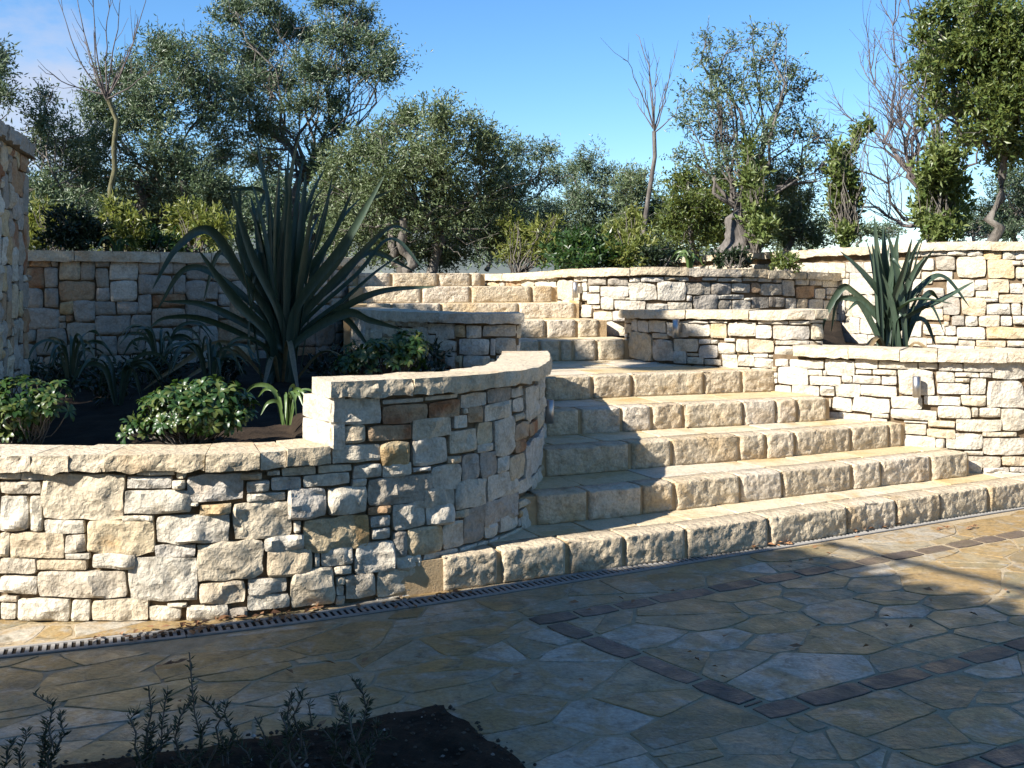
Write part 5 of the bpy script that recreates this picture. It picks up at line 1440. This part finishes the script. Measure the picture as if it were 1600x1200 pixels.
# ---- spiky plants with strap leaves
def strap(parent, pts, w, mat, rng, fold=0.28, name='leaf', n=16):
    """one sword leaf along control points: V section, long taper, slight twist"""
    P = [np.array(p, float) for p in pts]
    p = np.array([P[0]] + P + [P[-1]]); out = []
    Q = [2 * P[0] - P[1]] + P + [2 * P[-1] - P[-2]]
    for i in range(1, len(Q) - 2):
        p0, p1, p2, p3 = Q[i - 1:i + 3]
        for k in range(n):
            t = k / n
            out.append(0.5 * (2 * p1 + (p2 - p0) * t + (2 * p0 - 5 * p1 + 4 * p2 - p3) * t * t + (3 * p1 - p0 - 3 * p2 + p3) * t ** 3))
    out.append(P[-1]); C = np.array(out); m = len(C)
    s = np.concatenate([[0], np.cumsum(np.linalg.norm(np.diff(C, axis=0), axis=1))]); s /= s[-1]
    T = np.gradient(C, axis=0); T /= np.linalg.norm(T, axis=1)[:, None]
    face = rng.normal(size=3) * 0.5 + np.array([0, -1.0, 0.2])
    S = np.cross(T, face); S /= np.linalg.norm(S, axis=1)[:, None]
    N = np.cross(S, T)
    tw = rng.uniform(-0.5, 0.5) * s
    S2 = S * np.cos(tw)[:, None] + N * np.sin(tw)[:, None]; N2 = np.cross(S2, T)
    ww = w * np.clip(0.55 + 0.9 * s, 0, 1) * np.clip((1 - s) / 0.36, 0, 1) ** 0.6
    ww = np.maximum(ww, 0.001)
    rows = [C - S2 * ww[:, None] * 0.5 + N2 * (ww * fold)[:, None], C, C + S2 * ww[:, None] * 0.5 + N2 * (ww * fold)[:, None]]
    return part(name, np.stack(rows, 1).reshape(-1, 3), grid_faces(m, 3), mat, parent)

def strap_mat(name, c1, c2, edge):
    m, nt, b, out = new_mat(name)
    vec, rnd = coords(nt)
    mp = node(nt, 'ShaderNodeMapping'); mp.inputs['Scale'].default_value = (60, 60, 2.0); nt.links.new(vec, mp.inputs[0])
    a = noise(nt, mp.outputs[0], 1.0, 4, 0.6)
    c = ramp(nt, a, [(0.3, c1), (0.7, c2)])
    big_ = noise(nt, vec, 3.0, 4, 0.6)
    c = mixc(nt, math_n(nt, 'MULTIPLY', ramp(nt, big_, [(0.58, (0, 0, 0)), (0.75, (1, 1, 1))]), 0.35), c, edge)
    nt.links.new(c, b.inputs['Base Color']); b.inputs['Roughness'].default_value = 0.38
    b.inputs['Specular IOR Level'].default_value = 0.45
    t = node(nt, 'ShaderNodeBsdfTranslucent'); t.inputs[0].default_value = (0.10, 0.15, 0.04, 1)
    mx = node(nt, 'ShaderNodeMixShader'); mx.inputs[0].default_value = 0.10
    nt.links.new(b.outputs[0], mx.inputs[1]); nt.links.new(t.outputs[0], mx.inputs[2]); nt.links.new(mx.outputs[0], out.inputs['Surface'])
    bump(nt, b, a, 0.25, 0.004)
    return m
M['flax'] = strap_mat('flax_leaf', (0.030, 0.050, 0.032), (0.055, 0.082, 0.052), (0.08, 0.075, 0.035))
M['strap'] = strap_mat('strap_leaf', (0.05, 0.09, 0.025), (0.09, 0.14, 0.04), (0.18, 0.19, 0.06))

M['dry_strap'] = strap_mat('dry_strap_leaf', (0.16, 0.11, 0.055), (0.26, 0.19, 0.10), (0.10, 0.07, 0.035))
def flax(label, xb, yb, d, leaves_px, fill, seed, spread, height, w):
    rng = np.random.default_rng(seed)
    b = np.array(at(xb, yb, d)); t = thing('flax_plant', tuple(b), label, 'plant', 'spiky flax plants')
    for pts in leaves_px:
        dd = rng.uniform(-0.35, 0.25)
        off = rng.uniform(-0.10, 0.10)
        P = [b + np.array([off, rng.uniform(-0.08, 0.08), -0.05])]
        for i, (x, y) in enumerate(pts):
            k = (i + 1) / len(pts)
            P.append(np.array(at(x, y, d + dd * k)))
        strap(t, P, w * rng.uniform(0.8, 1.15), M['flax'], rng)
    for k in range(5):
        a = rng.uniform(PI, 2 * PI); o_ = np.array([math.cos(a), math.sin(a), 0]); l = height * rng.uniform(0.3, 0.5)
        p0 = b + o_ * 0.08 - np.array([0, 0, 0.04])
        strap(t, [p0, p0 + o_ * l * 0.35 + np.array([0, 0, l * 0.35]), p0 + o_ * l * 0.75 + np.array([0, 0, l * 0.15]), p0 + o_ * l + np.array([0, 0, -0.02])], w * 0.6, M['dry_strap'], rng)
    for k in range(fill):
        a = rng.uniform(0, 2 * PI); tilt = abs(rng.normal()) * 0.24 + 0.04
        L = height * rng.uniform(0.55, 1.0)
        out = np.array([math.cos(a), math.sin(a), 0]) * spread
        p0 = b + np.array([rng.uniform(-.12, .12), rng.uniform(-.1, .1), -0.05])
        h1 = L * math.cos(tilt)
        P = [p0, p0 + out * math.sin(tilt) * L * 0.35 + np.array([0, 0, h1 * 0.5]), p0 + out * math.sin(tilt) * L * 0.8 + np.array([0, 0, h1 * 0.86]), p0 + out * math.sin(tilt) * L * 1.15 + np.array([0, 0, h1 * (1.02 if tilt < 0.5 else 0.75)])]
        strap(t, P, w * rng.uniform(0.7, 1.1), M['flax'], rng)
flax('big dark green flax with long sword leaves in the shaded left planter', 440, 590, 7.6,
  [[(432, 480), (420, 340), (398, 205)], [(435, 470), (432, 340), (440, 238)], [(445, 470), (450, 350), (446, 255)], [(452, 470), (470, 370), (478, 268)], [(450, 480), (500, 370), (520, 275)],
   [(455, 480), (520, 370), (552, 295)], [(460, 490), (540, 380), (602, 272)], [(462, 490), (530, 400), (572, 320), (612, 297)], [(440, 500), (395, 400), (358, 285)], [(430, 500), (380, 390), (375, 290)],
   [(438, 480), (405, 350), (412, 298), (350, 297)], [(430, 510), (380, 430), (330, 360), (280, 385), (238, 452)], [(432, 510), (385, 440), (345, 395), (318, 470)], [(430, 520), (350, 440), (290, 420), (245, 485)],
   [(425, 530), (370, 470), (310, 390)], [(455, 510), (530, 440), (580, 395), (650, 425)], [(460, 510), (560, 400), (610, 355), (645, 365)], [(465, 520), (560, 430), (612, 375), (665, 425)],
   [(465, 530), (540, 470), (590, 425), (625, 400)], [(465, 530), (540, 480), (600, 455), (682, 448)], [(460, 540), (540, 490), (580, 500), (630, 515)], [(455, 540), (520, 490), (545, 500), (578, 545)], [(435, 540), (395, 460), (400, 430), (390, 545), (408, 572)],
   [(432, 530), (400, 410), (412, 400), (430, 470)], [(440, 545), (330, 480), (250, 470)], [(430, 550), (330, 500), (262, 495), (230, 515)]], 22, 5, 1.0, 1.8, 0.062)
flax('dark flax with sword leaves behind the lower right wall', 1395, 552, 8.55,
  [[(1385, 470), (1372, 400), (1366, 338)], [(1390, 470), (1382, 400), (1380, 350)], [(1395, 470), (1412, 420), (1425, 372)], [(1398, 470), (1425, 400), (1440, 370)], [(1400, 480), (1435, 420), (1460, 388)],
   [(1385, 480), (1350, 430), (1312, 392)], [(1385, 480), (1355, 440), (1332, 410)], [(1405, 490), (1450, 440), (1478, 436), (1515, 480)], [(1405, 500), (1470, 470), (1522, 440)], [(1380, 500), (1335, 455), (1315, 450), (1287, 500), (1285, 540)],
   [(1380, 510), (1340, 470), (1308, 470), (1298, 520)], [(1400, 510), (1440, 480), (1455, 480), (1475, 520)], [(1400, 520), (1440, 500), (1462, 540)], [(1392, 480), (1395, 420), (1395, 405), (1412, 425)], [(1398, 500), (1430, 470), (1490, 475)]], 26, 6, 0.85, 1.05, 0.056)

# ---- small strap-leaved clumps
def strap_clump(label, xb, yb, d, n, L, w, seed, mat='strap'):
    rng = np.random.default_rng(seed); b = np.array(at(xb, yb, d))
    t = thing('lily_clump', tuple(b), label, 'plant', 'strap-leaved clumps in the left planter')
    for k in range(n):
        a = rng.uniform(0, 2 * PI); l = L * rng.uniform(0.6, 1.1); o = np.array([math.cos(a), math.sin(a), 0])
        droop = rng.uniform(0.2, 0.75)
        P = [b + o * 0.02 - np.array([0, 0, 0.03]), b + o * l * 0.25 + np.array([0, 0, l * 0.55]), b + o * l * 0.6 + np.array([0, 0, l * (0.72 - 0.25 * droop)]), b + o * l * 0.85 + np.array([0, 0, l * (0.62 - 0.75 * droop)])]
        strap(t, P, w * rng.uniform(0.7, 1.1), M[mat], rng, 0.2, n=6)
strap_clump('pale green lily clump close to the left end of the pier', 448, 655, 5.75, 11, 0.26, 0.022, 1)
strap_clump('lily clump in shade directly behind the glossy bush', 330, 600, 6.9, 16, 0.42, 0.026, 2, 'flax')  # darker flax leaf on the shaded clumps puts shade into their colour
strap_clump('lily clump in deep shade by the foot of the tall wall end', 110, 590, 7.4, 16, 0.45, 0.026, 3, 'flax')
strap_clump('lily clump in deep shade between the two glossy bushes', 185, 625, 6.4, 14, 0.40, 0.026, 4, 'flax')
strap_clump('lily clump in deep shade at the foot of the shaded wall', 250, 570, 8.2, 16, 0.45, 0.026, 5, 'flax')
strap_clump('small lily tuft sprouting beside the upper planter dome shrubs', 1078, 418, 10.8, 9, 0.24, 0.026, 6)
strap_clump('small lily tuft at the left end of the shaded wall shrubs', 185, 397, 9.6, 9, 0.22, 0.03, 7)

# ---- glossy rosette bushes
def rosette_mesh(seed):
    rng = np.random.default_rng(seed); V = []; F = []
    n = 9
    for k in range(n):
        a = 2 * PI * k / n + rng.uniform(-0.25, 0.25); el = rng.uniform(0.05, 0.8); L = rng.uniform(0.042, 0.062); W = L * 0.36
        o = np.array([math.cos(a) * math.cos(el), math.sin(a) * math.cos(el), math.sin(el)]); s_ = np.array([-math.sin(a), math.cos(a), 0]); u_ = np.cross(o, s_)
        if u_[2] < 0: u_ = -u_
        i = len(V)
        for (t, w, dz) in ((0, 0.08, 0), (0.45, 0.75, 0.004), (0.78, 1.0, 0.002), (1.0, 0.35, -0.006)):
            c = o * L * t + u_ * dz - np.array([0, 0, 0.25 * L * t * t])
            V += [c - s_ * W * w * 0.5 + u_ * W * w * 0.12, c, c + s_ * W * w * 0.5 + u_ * W * w * 0.12]
        for r in range(3):
            F += [[i + r * 3, i + r * 3 + 1, i + r * 3 + 4, i + r * 3 + 3], [i + r * 3 + 1, i + r * 3 + 2, i + r * 3 + 5, i + r * 3 + 4]]
    me = mesh_np('leaf_rosette', np.array(V), F); me.materials.append(M['gloss'])
    return me
ROS = [rosette_mesh(k) for k in range(5)]
def rosette_bush(label, xb, yb, d, ells, n, seed, sc=1.0):
    rng = np.random.default_rng(seed); b = np.array(at(xb, yb, d))
    t = thing('glossy_bush', tuple(b), label, 'shrub', 'low glossy rosette bushes')
    sb = Bag()
    tot = sum(e[2] * e[3] for e in ells)
    for (x, y, rx, ry) in ells:
        c = np.array(at(x, y, d)); a = rx / FPX * d; e = ry / FPX * d
        for k in range(int(n * rx * ry / tot)):
            q = rng.normal(size=3); q /= np.linalg.norm(q)
            if q[2] < -0.5: q[2] = -q[2] * 0.3
            if q[1] > 0.5: q[1] = -q[1]
            r = rng.uniform(0.72, 1.05)
            p = c + q * np.array([a, (a + e) / 2 * 0.9, e]) * r
            o = bpy.data.objects.new('leaf_rosette', ROS[rng.integers(5)]); COL.objects.link(o)
            o.parent = t; o.location = Vector(p - b)
            dirv = Vector(q * 0.75 + np.array([0, 0, 0.55]) + rng.normal(size=3) * 0.25)
            o.rotation_euler = (dirv.to_track_quat('Z', 'Y') @ __import__('mathutils').Quaternion((0, 0, 1), rng.uniform(0, 6.28))).to_euler()
            o.scale = (sc * rng.uniform(0.8, 1.25),) * 3
            limb(sb, b + rng.normal(size=3) * 0.02, p, 0.005, 0.0025, rng, 0.3, 5, 4)
    sb.build('stems', M['bark'], t)['kind'] = 'stuff'
rosette_bush('sunlit glossy bush on the cap of the low wall at the left edge', 45, 705, 5.3, [(30, 640, 52, 50), (80, 630, 32, 38), (20, 675, 40, 20), (-30, 650, 40, 40)], 130, 1)
rosette_bush('sunlit glossy bush in the middle of the low front wall', 300, 700, 5.35, [(300, 645, 80, 46), (365, 650, 34, 34), (225, 672, 30, 18), (330, 620, 50, 26)], 190, 2)
rosette_bush('dim glossy bush in shade behind the rounded pier', 600, 600, 7.0, [(600, 560, 62, 32), (640, 545, 30, 30), (555, 575, 34, 22)], 90, 3, 1.1)

# ---- rosemary sprigs in the foreground bed
def rosemary(label, stems, d, seed):
    rng = np.random.default_rng(seed)
    b = np.array([(stems[0][0] - HX) / FPX * d, d, 0.02])
    t = thing('rosemary', tuple(b), label, 'plant', 'rosemary sprigs in the foreground bed')
    sb = Bag(); Ps, Ds = [], []
    for (x, y, k) in stems:
        tip = np.array(at(x, y, d + rng.uniform(-0.06, 0.06)))
        root = b + np.array([rng.uniform(-0.06, 0.06), rng.uniform(-0.06, 0.06), -0.02])
        pts = limb(sb, root, tip, 0.005, 0.002, rng, 0.35, 8, 4)
        n = int(100 * k)
        u = np.sort(rng.uniform(0.18, 1.0, n)); idx = u * 7; i = np.minimum(idx.astype(int), 6); fr = (idx - i)[:, None]
        p = pts[i] * (1 - fr) + pts[i + 1] * fr
        ax = pts[-1] - pts[0]; ax /= np.linalg.norm(ax)
        q = rng.normal(size=(n, 3)); q -= (q @ ax)[:, None] * ax; q /= np.linalg.norm(q, axis=1)[:, None]
        Ps.append(p); Ds.append(q * 0.75 + ax * 0.6)
    sb.build('stems', M['bark'], t)['kind'] = 'stuff'
    V, F = leaves(np.concatenate(Ps), np.concatenate(Ds), 0.026, 0.0048, rng, 0.3)
    part('foliage', V, F, M['rosemary'], t, False)
rosemary('rosemary tuft at the left edge of the foreground bed', [(52, 1085, 1), (75, 1125, 1), (95, 1115, 1), (40, 1140, 1), (65, 1150, 1), (20, 1160, 1)], 3.25, 1)
rosemary('rosemary with two upright sprigs left of the tallest sprig', [(232, 1072, 1.2), (262, 1080, 1.1), (215, 1110, 1), (250, 1130, 1), (275, 1135, 0.8)], 3.3, 2)
rosemary('tallest rosemary sprig in the foreground bed', [(296, 1020, 1.6), (318, 1095, 0.8), (302, 1090, 1.0), (330, 1125, 0.8)], 3.25, 3)
rosemary('short single rosemary sprig right of the tallest sprig', [(355, 1098, 1), (345, 1150, 0.7), (372, 1150, 0.7)], 3.3, 4)
rosemary('rosemary with close double sprigs in the middle of the bed', [(455, 1085, 1), (468, 1080, 1.1), (482, 1100, 1), (440, 1120, 0.8), (398, 1120, 0.7), (420, 1160, 0.7)], 3.3, 5)
rosemary('rosemary sprigs nearest the corner of the foreground bed', [(552, 1062, 1.3), (525, 1085, 1), (575, 1095, 1), (540, 1100, 1), (590, 1130, 0.9), (610, 1150, 0.8), (505, 1140, 0.8)], 3.35, 6)

# ---- rough grass along the top of the back wall and over the upper ground
rng = np.random.default_rng(88)
Ps = []
ss = rng.uniform(0.1, W6.L, 5200); dp = -0.32 - rng.gamma(1.2, 0.35, 5200)
q = W6.xyz(ss, dp, np.array([z6(s) for s in ss]) - 0.07); Ps.append(q)
s7 = rng.uniform(0.2, W7.L - 0.6, 1500); q = W7.xyz(s7, -0.36 - rng.gamma(1.0, 0.3, 1500), np.array([z7(s) for s in s7]) - 0.12); Ps.append(q)
s5_ = rng.uniform(0.3, W5.L - 0.3, 700); q = W5.xyz(s5_, -0.34 - rng.gamma(1.0, 0.15, 700), np.array([z5(s) for s in s5_]) - 0.10); Ps.append(q)
P = np.concatenate(Ps); D = rng.normal(size=P.shape) * 0.45 + np.array([0, 0, 1.0])
V, F = leaves(P, D, 0.085, 0.010, rng, 0.1, 0.15)
o = part('grass', V, F, M['lime'], None, False, 'stuff')
tag(o, 'short rough grass growing behind the wall caps', 'grass')
